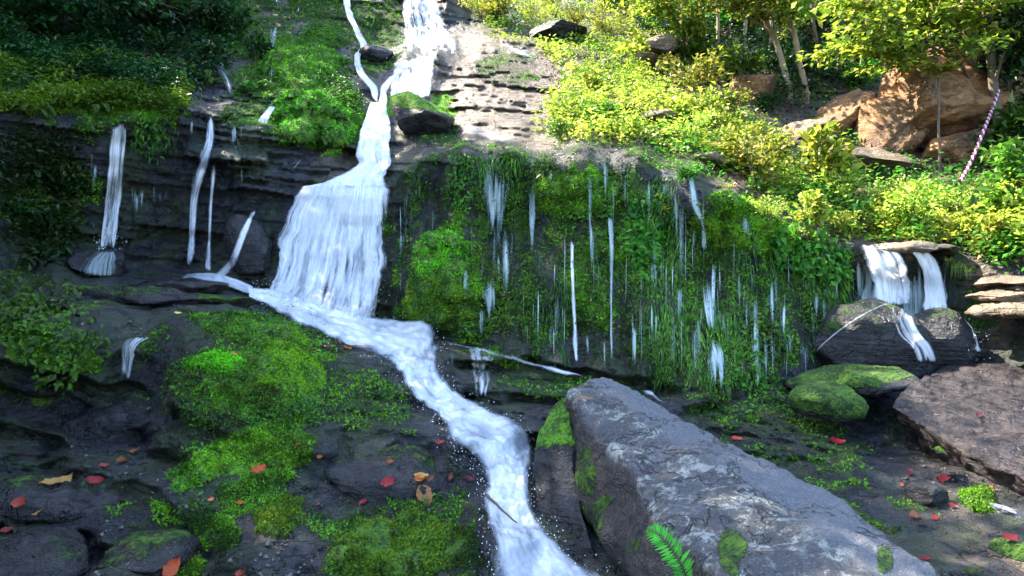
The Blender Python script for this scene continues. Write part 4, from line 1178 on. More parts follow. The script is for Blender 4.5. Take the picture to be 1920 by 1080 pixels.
# ------------------------------------------------------------------ moss: tufts over the moss grown rock, and separate cushions
def tufts(name, px, py, L, mat, origin=(0, 0, 0), P=None, N=None, down=0.35, k=3, tint=None):
    if P is None:
        P = tpoint(px, py, 0.0)
        N = tnormal(px, py)
    P = np.repeat(P, k, 0)
    N = np.repeat(N, k, 0)
    L = np.repeat(np.broadcast_to(L, (len(P) // k,)), k) * rng.uniform(0.6, 1.3, len(P))
    D = N + rng.normal(0, 0.75, P.shape) - np.array([0, 0, down])
    P = P + rng.normal(0, 0.006, P.shape) - N * 0.003
    NN = unit(N + rng.normal(0, 0.6, P.shape))
    return leaf_mesh(name, P, D, NN, L, L * 0.5, mat, fold=0.15, droop=0.15, origin=origin, tint=tint)


n = 150000
px = rng.uniform(-40, 1960, n)
py = rng.uniform(-30, 1110, n)
mo = samp(MOSS, px, py)
Pm = tpoint(px, py)
brk = fbm(Pm * 3.5, 4, 90)
keep = (mo + 0.6 * brk > 0.50) & (rng.random(n) < 0.85)
px, py, Pm = px[keep], py[keep], Pm[keep]
li = samp(LIME, px, py) + 0.35 * fbm(Pm * 2.0, 3, 91)
for nm, sel, mt, lab in (('moss', li > 0.45, L_MOSS, 'lime green moss spread over the wet rock'), ('moss', li <= 0.45, L_OLIVE, 'olive green moss spread over the wet rock')):
    d = Pm[sel][:, 1]
    ti = np.clip(0.5 + 0.95 * fbm(Pm[sel] * 5.0, 4, 92) + rng.normal(0, 0.15, sel.sum()), 0, 1)
    me = tufts(nm, px[sel], py[sel], 0.010 + 0.0024 * d, mt, tint=np.repeat(ti, 3))
    tag(link(nm, me), lab, 'moss', kind='stuff')


def cushion(label, cx, cy, rx, ry, ang, hgt, mat_t, lime, n=900, group=None):
    """a rounded pillow of moss seated on the rock: body and tufts"""
    a_ = np.linspace(0, 2 * math.pi, 56, endpoint=False)
    r_ = np.linspace(0, 1, 16)
    RR, AA = np.meshgrid(r_, a_, indexing='ij')
    seed = int(cx + cy)
    rag = 1 + 0.55 * fbm(np.stack([np.cos(AA) * 1.9 + seed, np.sin(AA) * 1.9, AA * 0], -1), 4, seed)
    u, v = RR * np.cos(AA) * rx * rag, RR * np.sin(AA) * ry * rag
    ca, sa = math.cos(R(ang)), math.sin(R(ang))
    px, py = cx + u * ca - v * sa, cy + u * sa + v * ca
    P = tpoint(px, py)
    Nn = tnormal(px, py)
    Nn = unit(unit(Nn + Nn.mean((0, 1))) + np.array([0, -0.1, 0.35]))
    lift = hgt * (np.sqrt(np.clip(1 - RR ** 2.4, 0, 1)) * (1 + 0.7 * fbm(P * 7, 3, seed)) - 0.16)
    P = P + Nn * lift[..., None]
    i = np.arange(16 * 56).reshape(16, 56)
    Fq = np.stack([i[:-1], np.roll(i, -1, 1)[:-1], np.roll(i, -1, 1)[1:], i[1:]], -1).reshape(-1, 4)
    V = P.reshape(-1, 3)
    c = (V.max(0) + V.min(0)) / 2
    c[2] = V[:, 2].min()
    root = empty('moss_cushion', c)
    tag(root, label, 'moss', group)
    obj_world('moss_body', V, Fq, M_DARKROCK, root, attrs=dict(moss=np.ones(len(V)), lime=np.full(len(V), lime), tan=np.zeros(len(V)), soil=np.zeros(len(V))))
    k = rng.integers(0, 15 * 56, n)
    rr_, aa_ = rng.random(n) ** 0.5, rng.random(n) * 2 * math.pi
    ri = np.clip((rr_ * 15), 0, 14.999)
    ai = (aa_ / (2 * math.pi) * 56)
    r0, a0 = ri.astype(int), ai.astype(int) % 56
    fr, fa = (ri - r0)[:, None], (ai % 1)[:, None]
    a1 = (a0 + 1) % 56
    Pt = (P[r0, a0] * (1 - fr) + P[r0 + 1, a0] * fr) * (1 - fa) + (P[r0, a1] * (1 - fr) + P[r0 + 1, a1] * fr) * fa
    gp = fbm(Pt * 9.0, 3, 94) > -0.28
    Pt, n = Pt[gp], int(gp.sum())
    dn = unit(Pt - (c - np.array([0, -0.05, 0.02])))
    d = Pt[:, 1]
    ti = np.clip(0.5 + 1.0 * fbm(Pt * 8.0, 4, 93) + rng.normal(0, 0.2, n), 0, 1)
    me = tufts('tufts', None, None, 0.009 + 0.0022 * d, mat_t, origin=c, P=Pt, N=dn, tint=np.repeat(ti, 3), down=0.2)
    link('tufts', me, root)
    me2 = [o for o in root.children if o.name.startswith('moss_body')][0]
    BV.append(BVHTree.FromPolygons([Vector(v) for v in V], [list(map(int, f)) for f in Fq]))
    return root


cushion('big rough moss mound at the bottom edge left of the torrent', 735, 1050, 115, 95, -12, 0.10, L_OLIVE, 0.5, 3600)
cushion('small round moss mound between the big mound and the torrent', 858, 1025, 46, 40, 10, 0.07, L_OLIVE, 0.3, 900)
cushion('brightest lime moss pillow under the leafy slope', 482, 852, 100, 38, -6, 0.055, L_MOSS, 1.0, 2200)
cushion('lime moss shelf with a red leaf on its top', 412, 684, 58, 20, 4, 0.05, L_MOSS, 1.0, 1000)
cushion('steep lime moss drape on the middle of the slope', 540, 690, 60, 62, 25, 0.07, L_MOSS, 1.0, 2000)
cushion('lime moss shelf above the leafy step', 510, 740, 60, 18, -6, 0.04, L_MOSS, 1.0, 900)
cushion('long mixed moss roll along the top of the slope', 470, 620, 115, 34, 12, 0.07, L_OLIVE, 0.5, 2200)
cushion('oval olive moss cushion nearer the runnel', 524, 972, 50, 34, -18, 0.05, L_OLIVE, 0.4, 1300)
cushion('oval olive moss cushion farther from the runnel', 410, 998, 42, 36, 10, 0.05, L_OLIVE, 0.4, 1200)
cushion('small olive moss cushion cut by the lower frame edge', 358, 1064, 26, 20, 0, 0.04, L_OLIVE, 0.4, 500)
cushion('narrow olive moss strip below the lime pillow', 492, 905, 62, 16, -16, 0.03, L_OLIVE, 0.4, 900)
cushion('upper green moss dome on the wall beside the main fall', 828, 492, 58, 48, 0, 0.16, L_MOSS, 0.7, 1600)
cushion('lower green moss dome on the wall beside the main fall', 828, 572, 66, 48, 0, 0.16, L_MOSS, 0.6, 1600)
cushion('yellowish moss hillock left of the upper chute', 590, 228, 88, 48, 6, 0.25, L_MOSS, 0.7, 2200)
cushion('mossy hillock below the shaded mossy steps', 565, 128, 75, 36, 0, 0.2, L_MOSS, 0.6, 1300)
cushion('bright moss pad spilling over the lip at the right of the wall', 1398, 402, 76, 24, 28, 0.10, L_MOSS, 1.0, 1500)
cushion('moss pad clinging under the spilling one', 1345, 440, 60, 22, 24, 0.08, L_MOSS, 0.7, 900)
cushion('green hanging moss beard in the upper middle of the wall', 1060, 372, 60, 40, 0, 0.12, L_MOSS, 0.6, 1200)
cushion('green tuft on the stones at the lower right', 1838, 938, 38, 22, 20, 0.06, L_MOSS, 0.5, 800)
# ------------------------------------------------------------------ undergrowth, a mass of leaves on the banks
def undergrowth(name, label, poly, n, hgt, lmin, lmax, mat, thr=0.42, seed=0, per=6, freq=1.1, cond=None, asp=0.5, kind='stuff'):
    px, py = scatter(poly, n)
    P = tpoint(px, py)
    nz = fbm(P * freq, 4, seed) * 0.5 + 0.5
    k = nz > thr + rng.normal(0, 0.05, len(nz))
    P, nz = P[k], nz[k]
    N = tnormal(px[k], py[k])
    h = hgt * np.clip((nz - thr) / (1 - thr) * 1.8, 0.05, 1) * rng.uniform(0.3, 1.1, len(P))
    G = unit(N * 0.5 + np.array([0, 0, 1.0]))
    C = P + G * h[:, None] + rng.normal(0, 0.03, P.shape)
    P2 = np.repeat(C, per, 0) + rng.normal(0, 0.5, (len(C) * per, 3)) * lmax
    D = rng.normal(0, 1, P2.shape) * [1, 1, 0.45] + np.array([0, -0.25, -0.1])
    NN = np.array([0, -0.15, 1.0]) + rng.normal(0, 0.4, P2.shape)
    L = np.repeat(rng.uniform(lmin, lmax, len(C)), per) * rng.uniform(0.7, 1.2, len(P2))
    ti = np.clip(np.repeat(vnoise(C * 1.4 + 3, seed + 4), per) * 0.75 + rng.random(len(P2)) * 0.3 - 0.05, 0, 1)
    V, T = leaves_geo(P2, D, NN, L, L * asp, 0.2, 0.15)
    o = link(name, mesh_np(name, V, T, mat, smooth=False, attrs=dict(tint=np.repeat(ti, 4))))
    return tag(o, label, 'undergrowth', kind=kind)


BANK = [(870, -30), (1940, -30), (1940, 520), (1850, 500), (1790, 470), (1500, 446), (1430, 405), (1370, 350), (1300, 306), (1200, 276), (1060, 262), (1010, 235), (1050, 190), (1060, 150), (1000, 70), (900, 40)]
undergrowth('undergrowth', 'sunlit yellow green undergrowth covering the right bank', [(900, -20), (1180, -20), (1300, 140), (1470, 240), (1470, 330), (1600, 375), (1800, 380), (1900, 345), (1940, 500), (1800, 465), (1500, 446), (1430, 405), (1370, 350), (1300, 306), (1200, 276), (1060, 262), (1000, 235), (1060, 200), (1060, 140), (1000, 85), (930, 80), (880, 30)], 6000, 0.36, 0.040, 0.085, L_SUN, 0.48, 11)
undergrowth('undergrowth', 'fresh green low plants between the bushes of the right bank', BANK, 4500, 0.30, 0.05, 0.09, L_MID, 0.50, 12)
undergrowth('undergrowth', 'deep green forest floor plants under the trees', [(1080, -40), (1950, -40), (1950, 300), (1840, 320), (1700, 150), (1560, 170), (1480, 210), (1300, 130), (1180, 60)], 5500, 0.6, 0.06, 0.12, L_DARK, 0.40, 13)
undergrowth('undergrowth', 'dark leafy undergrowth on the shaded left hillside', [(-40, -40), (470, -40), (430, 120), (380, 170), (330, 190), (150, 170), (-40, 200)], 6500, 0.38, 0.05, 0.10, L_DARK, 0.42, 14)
undergrowth('undergrowth', 'green weeds on the left hillside above the grassy lip', [(-40, 100), (200, 115), (350, 130), (350, 205), (-40, 215)], 5200, 0.20, 0.035, 0.075, L_GRASS, 0.36, 15)
undergrowth('undergrowth', 'small green plants on the mossy steps beside the upper streams', [(420, -30), (640, -30), (640, 140), (680, 190), (680, 290), (560, 250), (510, 180), (420, 150)], 4200, 0.14, 0.03, 0.06, L_MID, 0.46, 16)
undergrowth('undergrowth', 'sparse dark leaves in the black corner at the left edge', [(-40, 260), (150, 260), (160, 420), (120, 500), (-40, 520)], 900, 0.18, 0.05, 0.09, L_DARK, 0.45, 17)
undergrowth('undergrowth', 'tiny plants rooted in the moss of the curtain wall', [(740, 330), (1000, 300), (1260, 310), (1420, 420), (1560, 460), (1560, 640), (1400, 715), (1200, 700), (900, 630), (760, 590)], 3600, 0.07, 0.02, 0.045, L_MID, 0.50, 18, freq=2.2)
undergrowth('undergrowth', 'small leafy liverworts on the mossy slope left of the torrent', [(345, 590), (600, 590), (600, 800), (560, 880), (350, 880)], 2600, 0.03, 0.012, 0.03, L_MID, 0.46, 19, freq=3.0)


px, py = scatter([(742, 330), (800, 312), (880, 292), (1100, 285), (1300, 330), (1400, 400), (1500, 450), (1590, 470), (1590, 620), (1480, 690), (1380, 725), (1230, 715), (1080, 685), (880, 630), (742, 590)], 30000)
P, N = tpoint(px, py), tnormal(px, py)
w1 = fbm(np.c_[P[:, 0] * 2.2, P[:, 1] * 1.0, P[:, 2] * 0.9], 4, 95)
w2 = fbm(np.c_[P[:, 0] * 9, P[:, 1] * 2.0, P[:, 2] * 1.2], 3, 96)
k = (w1 + 1.0 * w2 > 0.12) & (rng.random(len(P)) < 0.38 + 0.5 * (w1 > 0.15))
P, N, w1, w2 = P[k], N[k], w1[k], w2[k]
L = rng.uniform(0.03, 0.11, len(P)) * (1 + 0.8 * (rng.random(len(P)) < 0.15))
D = N * 0.28 + rng.normal(0, 0.13, P.shape) + np.array([0, 0, -1.0])
o_ = link('hanging_weeds', leaf_mesh('hanging_weeds', P + N * 0.02, D, N + rng.normal(0, 0.4, P.shape), L, rng.uniform(0.006, 0.016, len(P)), L_HANG, 0.2, 0.0, tint=np.clip(0.45 + 0.9 * w1 + rng.normal(0, 0.22, len(P)), 0, 1)))
tag(o_, 'deep green weeds and moss strands hanging all over the curtain wall', 'hanging moss', kind='stuff')

undergrowth('undergrowth', 'green undergrowth carrying on along the bank to the right', [(1930, 40), (2700, -100), (2700, 560), (1960, 540), (1930, 480)], 4500, 0.5, 0.05, 0.10, L_MID, 0.40, 21)


# ------------------------------------------------------------------ shrubs, ferns, grass: one of each kind, then copies
def shrub_proto(kind, nl, ll, mat, spread=(1, 1, 0.8), asp=0.5, droop=0.2, nst=9):
    root = empty('shrub', (0, 0, -50))
    stems, tips = [], []
    for k in range(nst):
        a = rng.uniform(0, 2 * math.pi)
        r = rng.uniform(0.15, 0.5)
        tip = np.array([math.cos(a) * r * spread[0], math.sin(a) * r * spread[1], rng.uniform(0.45, 1.0) * spread[2]])
        p = spline([(0, 0, -0.08), tip * [0.35, 0.35, 0.6], tip], 7)
        stems.append(tube_geo(p, np.linspace(0.012, 0.003, 7), 4))
        tips.append(p)
    V, Fq = join_geo(stems)
    link('stems', mesh_np('stems', V, Fq, M_STEM), root)
    tips = np.array(tips)
    s = rng.integers(0, nst, nl)
    t = np.clip(1 - np.abs(rng.normal(0, 0.3, nl)), 0.15, 1) * 5.99
    i = t.astype(int)
    P = tips[s, i] * (1 - (t - i))[:, None] + tips[s, np.minimum(i + 1, 6)] * (t - i)[:, None]
    P = P + rng.normal(0, 0.10, P.shape) * [1, 1, 0.7]
    D = unit(P * [1, 1, 0.3]) + rng.normal(0, 0.6, P.shape)
    N = np.array([0, 0, 1]) + rng.normal(0, 0.4, P.shape)
    L = ll * rng.uniform(0.6, 1.3, nl)
    link('foliage', leaf_mesh('foliage', P, D, N, L, L * asp, mat, 0.2, droop), root)
    return root


def fern_proto(nf, mat, ln=0.5, droop=0.5, leaflet=0.10, pairs=15):
    root = empty('fern', (0, 0, -50))
    st, Ps, Ds, Ns, Ls = [], [], [], [], []
    for k in range(nf):
        a = 2 * math.pi * k / nf + rng.uniform(-0.3, 0.3)
        l = ln * rng.uniform(0.7, 1.2)
        d = np.array([math.cos(a), math.sin(a), 0])
        z = l * rng.uniform(0.35, 0.7)
        p = spline([(0, 0, -0.04), d * l * 0.35 + [0, 0, z * 0.75], d * l * 0.75 + [0, 0, z * 0.8], d * l + [0, 0, z * 0.8 - droop * l * 0.7]], 2 * pairs)
        st.append(tube_geo(p, np.linspace(0.006, 0.0015, 2 * pairs), 3))
        tn = unit(np.gradient(p, axis=0))
        sd = unit(np.cross(tn, [0, 0, 1.0]))
        up = np.cross(sd, tn)
        for j in range(3, 2 * pairs):
            w = leaflet * math.sin(math.pi * min(1, (j / (2 * pairs)) * 0.85 + 0.12)) ** 0.8
            for sg in (-1, 1):
                Ps.append(p[j]); Ds.append(sd[j] * sg + tn[j] * 0.35 - up[j] * 0.15); Ns.append(up[j]); Ls.append(w)
    V, Fq = join_geo(st)
    link('stalks', mesh_np('stalks', V, Fq, M_STEM), root)
    link('fronds', leaf_mesh('fronds', np.array(Ps), np.array(Ds), np.array(Ns), np.array(Ls), np.array(Ls) * 0.38, mat, 0.1, 0.1), root)
    return root


def grass_geo(n, ln, hang, rad):
    V, Fs, T, o = [], [], [], 0
    for k in range(n):
        a = rng.uniform(0, 2 * math.pi)
        b0 = np.array([rng.normal(0, rad), rng.normal(0, rad * 0.6), 0])
        d = np.array([math.cos(a), math.sin(a) - 0.35, 0]) * rng.uniform(0.3, 1)
        l = ln * rng.uniform(0.6, 1.2)
        hg = hang * rng.uniform(0.5, 1.3)
        t = np.linspace(0, 1, 6)[:, None]
        p = b0 + d * l * t * 0.6 + np.array([0, 0, 1]) * l * (t * 0.75 - hg * t ** 2)
        s = unit(np.cross(d, [0, 0, 1.0])) * 0.008 * (1 - t * 0.85)
        vv = np.stack([p - s, p + s], 1).reshape(-1, 3)
        V.append(vv)
        i = np.arange(5)[:, None] * 2 + o
        Fs.append(np.concatenate([i, i + 1, i + 3, i + 2], 1))
        T.append(np.full(12, rng.random()))
        o += 12
    return np.concatenate(V), np.concatenate(Fs), np.concatenate(T)


def grass_proto(n, ln, hang, mat, rad=0.08):
    V, Fq, t = grass_geo(n, ln, hang, rad)
    return link('grass_tuft', mesh_np('grass_tuft', V, Fq, mat, smooth=True, attrs=dict(tint=t)), loc=(0, 0, -50))


def place(proto, used, px, py, size_px, label, cat, group=None, sink=0.03, rz=None, tilt=(0, 0), zs=1.0):
    """stand a copy of proto on the surface seen at an image pixel; size_px is its height there"""
    p, n = pick(px, py)
    s = size_px * p.y / F
    o = proto if not used[0] else copy_tree(proto)
    used[0] = True
    o.location = p - Vector((0, 0, sink * s))
    o.scale = (s, s, s * zs)
    o.rotation_euler = (R(tilt[0]), R(tilt[1]), rng.uniform(0, 6.28) if rz is None else rz)
    return tag(o, label, cat, group)


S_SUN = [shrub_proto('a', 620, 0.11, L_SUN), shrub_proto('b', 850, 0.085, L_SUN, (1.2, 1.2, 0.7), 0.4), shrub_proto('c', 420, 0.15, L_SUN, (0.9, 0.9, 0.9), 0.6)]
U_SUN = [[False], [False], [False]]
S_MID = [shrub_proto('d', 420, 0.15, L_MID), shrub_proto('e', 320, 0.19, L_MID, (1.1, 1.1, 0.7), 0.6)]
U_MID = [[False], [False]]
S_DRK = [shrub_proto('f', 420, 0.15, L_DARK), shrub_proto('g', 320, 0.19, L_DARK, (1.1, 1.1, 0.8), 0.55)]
U_DRK = [[False], [False]]
FE_MID = fern_proto(9, L_MID); UF_MID = [False]
FE_DRK = fern_proto(9, L_DARK); UF_DRK = [False]
GR = grass_proto(90, 0.9, 0.9, L_GRASS, 0.14); UG = [False]
GRS = grass_proto(80, 0.9, 1.0, L_SUN, 0.14); UGS = [False]

for k, (x, y, h) in enumerate([(1420, 345, 95), (1480, 330, 90), (1530, 350, 95), (1580, 380, 85), (1440, 400, 70), (1510, 425, 70), (1640, 400, 80), (1690, 380, 75), (1380, 300, 70), (1340, 250, 85), (1290, 262, 70), (1180, 250, 62), (1300, 180, 70), (1360, 215, 70), (1110, 170, 60),
                               (1080, 40, 60), (1000, 30, 60), (940, 35, 55), (1030, 10, 60), (1140, 60, 70), (1200, 120, 65), (1260, 130, 60), (900, 20, 50), (1150, 10, 60), (1720, 430, 70), (1760, 400, 75), (1660, 435, 50), (1590, 435, 50), (1800, 440, 75), (1850, 470, 65), (1400, 260, 55), (1320, 130, 60)]):
    i = k % 3
    place(S_SUN[i], U_SUN[i], x, y + 12, h * 1.2 * rng.uniform(0.6, 1.3), ['sunlit yellow green bush with slim leaves on the right bank', 'low spreading sunlit bush with many tiny leaves on the right bank', 'sunlit bush with broad yellow leaves on the right bank'][i], 'bush', ['slim leaved sunny bushes', 'tiny leaved sunny bushes', 'broad leaved sunny bushes'][i])
for k, (x, y, h) in enumerate([(1905, 330, 90), (1925, 260, 110), (1850, 410, 60), (1900, 420, 110), (1935, 350, 120), (1870, 470, 70), (1130, 230, 60), (1290, 330, 40), (1050, 250, 45), (1510, 380, 60), (1620, 430, 55), (1260, 230, 55), (1330, 60, 90), (1290, 110, 70), (1240, 40, 80), (1390, 130, 70), (1560, 130, 70), (1620, 150, 60)]):
    i = k % 2
    place(S_MID[i], U_MID[i], x, y + 12, h * 1.1, ['fresh green bush with slim leaves among the sunny ones', 'fresh green bush with wide leaves among the sunny ones'][i], 'bush', ['slim leaved green bushes', 'wide leaved green bushes'][i])
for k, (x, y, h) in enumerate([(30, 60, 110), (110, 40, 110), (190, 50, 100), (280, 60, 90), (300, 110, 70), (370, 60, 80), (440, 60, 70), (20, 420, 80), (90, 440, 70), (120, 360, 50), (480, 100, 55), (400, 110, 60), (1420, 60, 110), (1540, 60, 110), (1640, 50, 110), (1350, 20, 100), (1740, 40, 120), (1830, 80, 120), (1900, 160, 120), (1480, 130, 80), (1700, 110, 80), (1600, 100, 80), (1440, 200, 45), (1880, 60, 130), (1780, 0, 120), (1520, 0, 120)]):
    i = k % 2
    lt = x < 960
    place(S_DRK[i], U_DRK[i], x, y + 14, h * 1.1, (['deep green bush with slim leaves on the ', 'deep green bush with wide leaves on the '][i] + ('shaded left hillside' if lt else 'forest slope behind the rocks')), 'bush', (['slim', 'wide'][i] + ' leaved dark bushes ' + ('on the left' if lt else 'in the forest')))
for k, (x, y, h) in enumerate([(180, 205, 60), (60, 210, 60), (120, 195, 55), (250, 120, 55), (330, 150, 55), (390, 150, 55), (560, 200, 45), (620, 210, 45), (650, 180, 45), (470, 160, 45), (540, 255, 40), (610, 265, 40), (500, 130, 40), (585, 60, 40), (640, 110, 36), (20, 590, 60), (60, 560, 50)]):
    place(FE_MID, UF_MID, x, y + 8, h * 1.5, 'green fern with arching fronds on the left side ledges', 'fern', 'green ferns on the left ledges')
for k, (x, y, h) in enumerate([(20, 180, 70), (90, 100, 60), (200, 90, 60), (310, 40, 60), (60, 330, 60), (140, 310, 40), (110, 470, 50), (30, 490, 60), (410, 30, 50)]):
    place(FE_DRK, UF_DRK, x, y + 8, h * 1.5, 'deep green fern in the gloom of the left hillside', 'fern', 'dark ferns on the left hillside')
for k, (x, y, h) in enumerate([(262, 205, 50), (285, 198, 55), (308, 195, 60), (330, 192, 55), (345, 200, 45), (240, 210, 45), (215, 212, 40), (275, 225, 50), (300, 222, 55), (325, 222, 50), (180, 214, 40), (150, 214, 40), (270, 250, 45), (300, 255, 45), (120, 212, 40), (90, 210, 40), (60, 205, 45), (30, 205, 45), (140, 195, 40), (200, 190, 45), (240, 185, 45), (280, 178, 45), (315, 175, 45), (170, 180, 40), (110, 185, 40), (350, 215, 40)]):
    place(GR, UG, x, y, h, 'tuft of long green grass hanging over the left lip', 'grass', 'grass tufts on the left lip')
for k, (x, y, h) in enumerate([(1030, 255, 40), (1060, 262, 42), (1095, 262, 42), (1010, 245, 36), (1130, 268, 38), (1800, 500, 50), (1780, 488, 45), (1820, 508, 45), (1440, 428, 40), (1480, 436, 40), (1400, 380, 38), (1370, 350, 38), (1540, 446, 38)]):
    place(GRS, UGS, x, y, h, 'sunlit tuft of arching grass along the lip of the wall', 'grass', 'sunny grass tufts along the lip')


# leafy clumps hanging on rock: each its own thing
def clump(label, poly, n, ll, mat, out=0.08, asp=0.55, down=0.6, cat='plant', name='hanging_plant', stems=8):
    px, py = scatter(poly, n)
    P, N = tpoint(px, py), tnormal(px, py)
    nz = fbm(P * 3.0, 3, int(px[0])) * 0.5 + 0.5
    k = nz > 0.34
    P, N, nz = P[k], N[k], nz[k]
    C = P + N * (out * (0.2 + 1.2 * rng.random(len(P)) * nz))[:, None]
    D = N * 0.5 + rng.normal(0, 0.6, P.shape) + np.array([0, -0.2, -down])
    NN = unit(N + np.array([0, -0.3, 0.6])) + rng.normal(0, 0.35, P.shape)
    L = ll * rng.uniform(0.6, 1.3, len(P))
    c = P.mean(0)
    root = empty(name, c)
    tag(root, label, cat)
    ti = np.clip(nz * 0.8 + rng.normal(0, 0.2, len(P)), 0, 1)
    link('foliage', leaf_mesh('foliage', C, D, NN, L, L * asp, mat, 0.2, 0.15, origin=c, tint=ti), root)
    g = []
    for j in range(stems):
        a = P[rng.integers(len(P))]
        e = C[np.linalg.norm(C - a, axis=1).argsort()[min(12, len(C) - 1)]]
        g.append(tube_geo(spline([a, (a + e) / 2 + [0, -0.02, 0.02], e + [0, -0.01, -0.01]], 5), 0.0025, 4))
    V, Fq = join_geo(g)
    link('stems', mesh_np('stems', V - c, Fq, M_STEM), root)
    return root


clump('bright leafy clump draped over the left ledge at the picture edge', [(-20, 600), (60, 596), (130, 586), (190, 600), (196, 640), (160, 670), (140, 720), (90, 715), (70, 670), (20, 660), (-20, 650)], 900, 0.055, L_MID, 0.10)
clump('yellowish leafy clump above the draped one at the left edge', [(-20, 520), (40, 512), (100, 520), (150, 560), (100, 600), (20, 590), (-20, 580)], 420, 0.06, L_MID, 0.08)
clump('tall hanging fern column in the middle of the curtain wall', [(1180, 372), (1245, 365), (1252, 430), (1245, 500), (1215, 535), (1185, 500), (1170, 440)], 420, 0.075, L_MID, 0.12)
clump('dark leafy bunch under the lip left of the twin fall', [(1440, 425), (1520, 440), (1585, 470), (1580, 520), (1530, 530), (1480, 510), (1440, 470)], 420, 0.085, L_MID, 0.12)
clump('small leafy sprig low on the wall near its right end', [(1395, 600), (1440, 580), (1468, 640), (1450, 675), (1410, 670)], 120, 0.07, L_MID, 0.10)
clump('leafy sprig at the foot of the wall by the dark recess', [(1385, 670), (1420, 665), (1430, 720), (1400, 735), (1380, 715)], 120, 0.06, L_MID, 0.08)
clump('fern sprigs on top of the green dome by the main fall', [(770, 450), (870, 440), (890, 520), (830, 545), (770, 520)], 260, 0.05, L_MID, 0.10)
clump('leaf tuft below the lip in the upper middle of the wall', [(1000, 320), (1040, 316), (1046, 360), (1020, 372), (1000, 350)], 90, 0.06, L_MID, 0.10)
clump('yellow green sprigs at the top of the hanging fern column', [(1210, 360), (1270, 372), (1262, 400), (1210, 395)], 90, 0.06, L_SUN, 0.10)
clump('curtain of weeds hanging from the wall left of the thin curtain', [(850, 285), (885, 290), (880, 380), (858, 400), (845, 340)], 200, 0.05, L_MID, 0.08)
clump('weeds along the mossy middle band of the wall', [(1050, 330), (1140, 340), (1150, 400), (1100, 420), (1050, 400)], 320, 0.045, L_MID, 0.08)
clump('grassy weeds hanging beneath the grass lip on the left', [(250, 225), (340, 215), (330, 280), (280, 300), (245, 270)], 300, 0.06, L_MID, 0.10, asp=0.25, down=1.3)
clump('leafy fringe on the left wall beside the leftmost fall', [(110, 300), (165, 300), (160, 400), (120, 430)], 120, 0.06, L_MID, 0.10)
clump('pale leafy sprays at the right edge above the flat slabs', [(1740, 380), (1930, 330), (1930, 500), (1850, 495), (1760, 460)], 700, 0.075, L_SUN, 0.25, down=0.2)
clump('small liverwort patch on the dark rock at the lower left', [(310, 880), (395, 880), (390, 950), (320, 960)], 160, 0.03, L_MID, 0.03)
clump('liverwort patch hanging down the step under the moss shelf', [(440, 745), (600, 745), (600, 800), (470, 805)], 420, 0.028, L_MID, 0.04)
clump('tiny green sprigs on the leafy slab left of the torrent', [(790, 925), (850, 920), (860, 985), (800, 985)], 60, 0.03, L_MID, 0.04)
clump('ragged dark leaf fringe of the moss slope over the hollow', [(335, 690), (420, 700), (430, 800), (345, 830)], 380, 0.03, L_DARK, 0.05)

# the bright fern frond growing out of the crack of the grey boulder
p0, _ = pick(1290, 1078)
tip = Vector(at(1214, 992, p0.y - 0.06))
base_ = Vector(at(1292, 1100, p0.y - 0.01))
L_FROND = leaf_material('leaf_frond', (0.06, 0.24, 0.02), (0.12, 0.42, 0.03))
fr = empty('fern_frond', base_)
tag(fr, 'single bright green fern frond growing from the crack in the grey boulder', 'fern')
path = spline([base_, base_.lerp(tip, 0.4) + Vector((0.02, -0.04, 0.02)), base_.lerp(tip, 0.8) + Vector((0.01, -0.05, 0.03)), tip], 60)
V, Fq = tube_geo(path, np.linspace(0.004, 0.001, 60), 4)
obj_world('stalk', V, Fq, M_STEM, fr)
tn = unit(np.gradient(path, axis=0))
sd = unit(np.cross(tn, [0.1, -1, 0.35]))
Ps, Ds, Ls = [], [], []
for j in range(8, 60, 2):
    w = 0.062 * math.sin(math.pi * min(1, j / 60 * 0.8 + 0.2)) ** 0.7 * rng.uniform(0.8, 1.15)
    for sg in (-1, 1):
        Ps.append(path[j]); Ds.append(sd[j] * sg + tn[j] * 0.5 + rng.normal(0, 0.1, 3)); Ls.append(w)
link('leaflets', leaf_mesh('leaflets', np.array(Ps), np.array(Ds), np.tile([0.1, -1, 0.4], (len(Ps), 1)), np.array(Ls), np.array(Ls) * 0.24, L_FROND, 0.1, 0.1, origin=base_), fr)


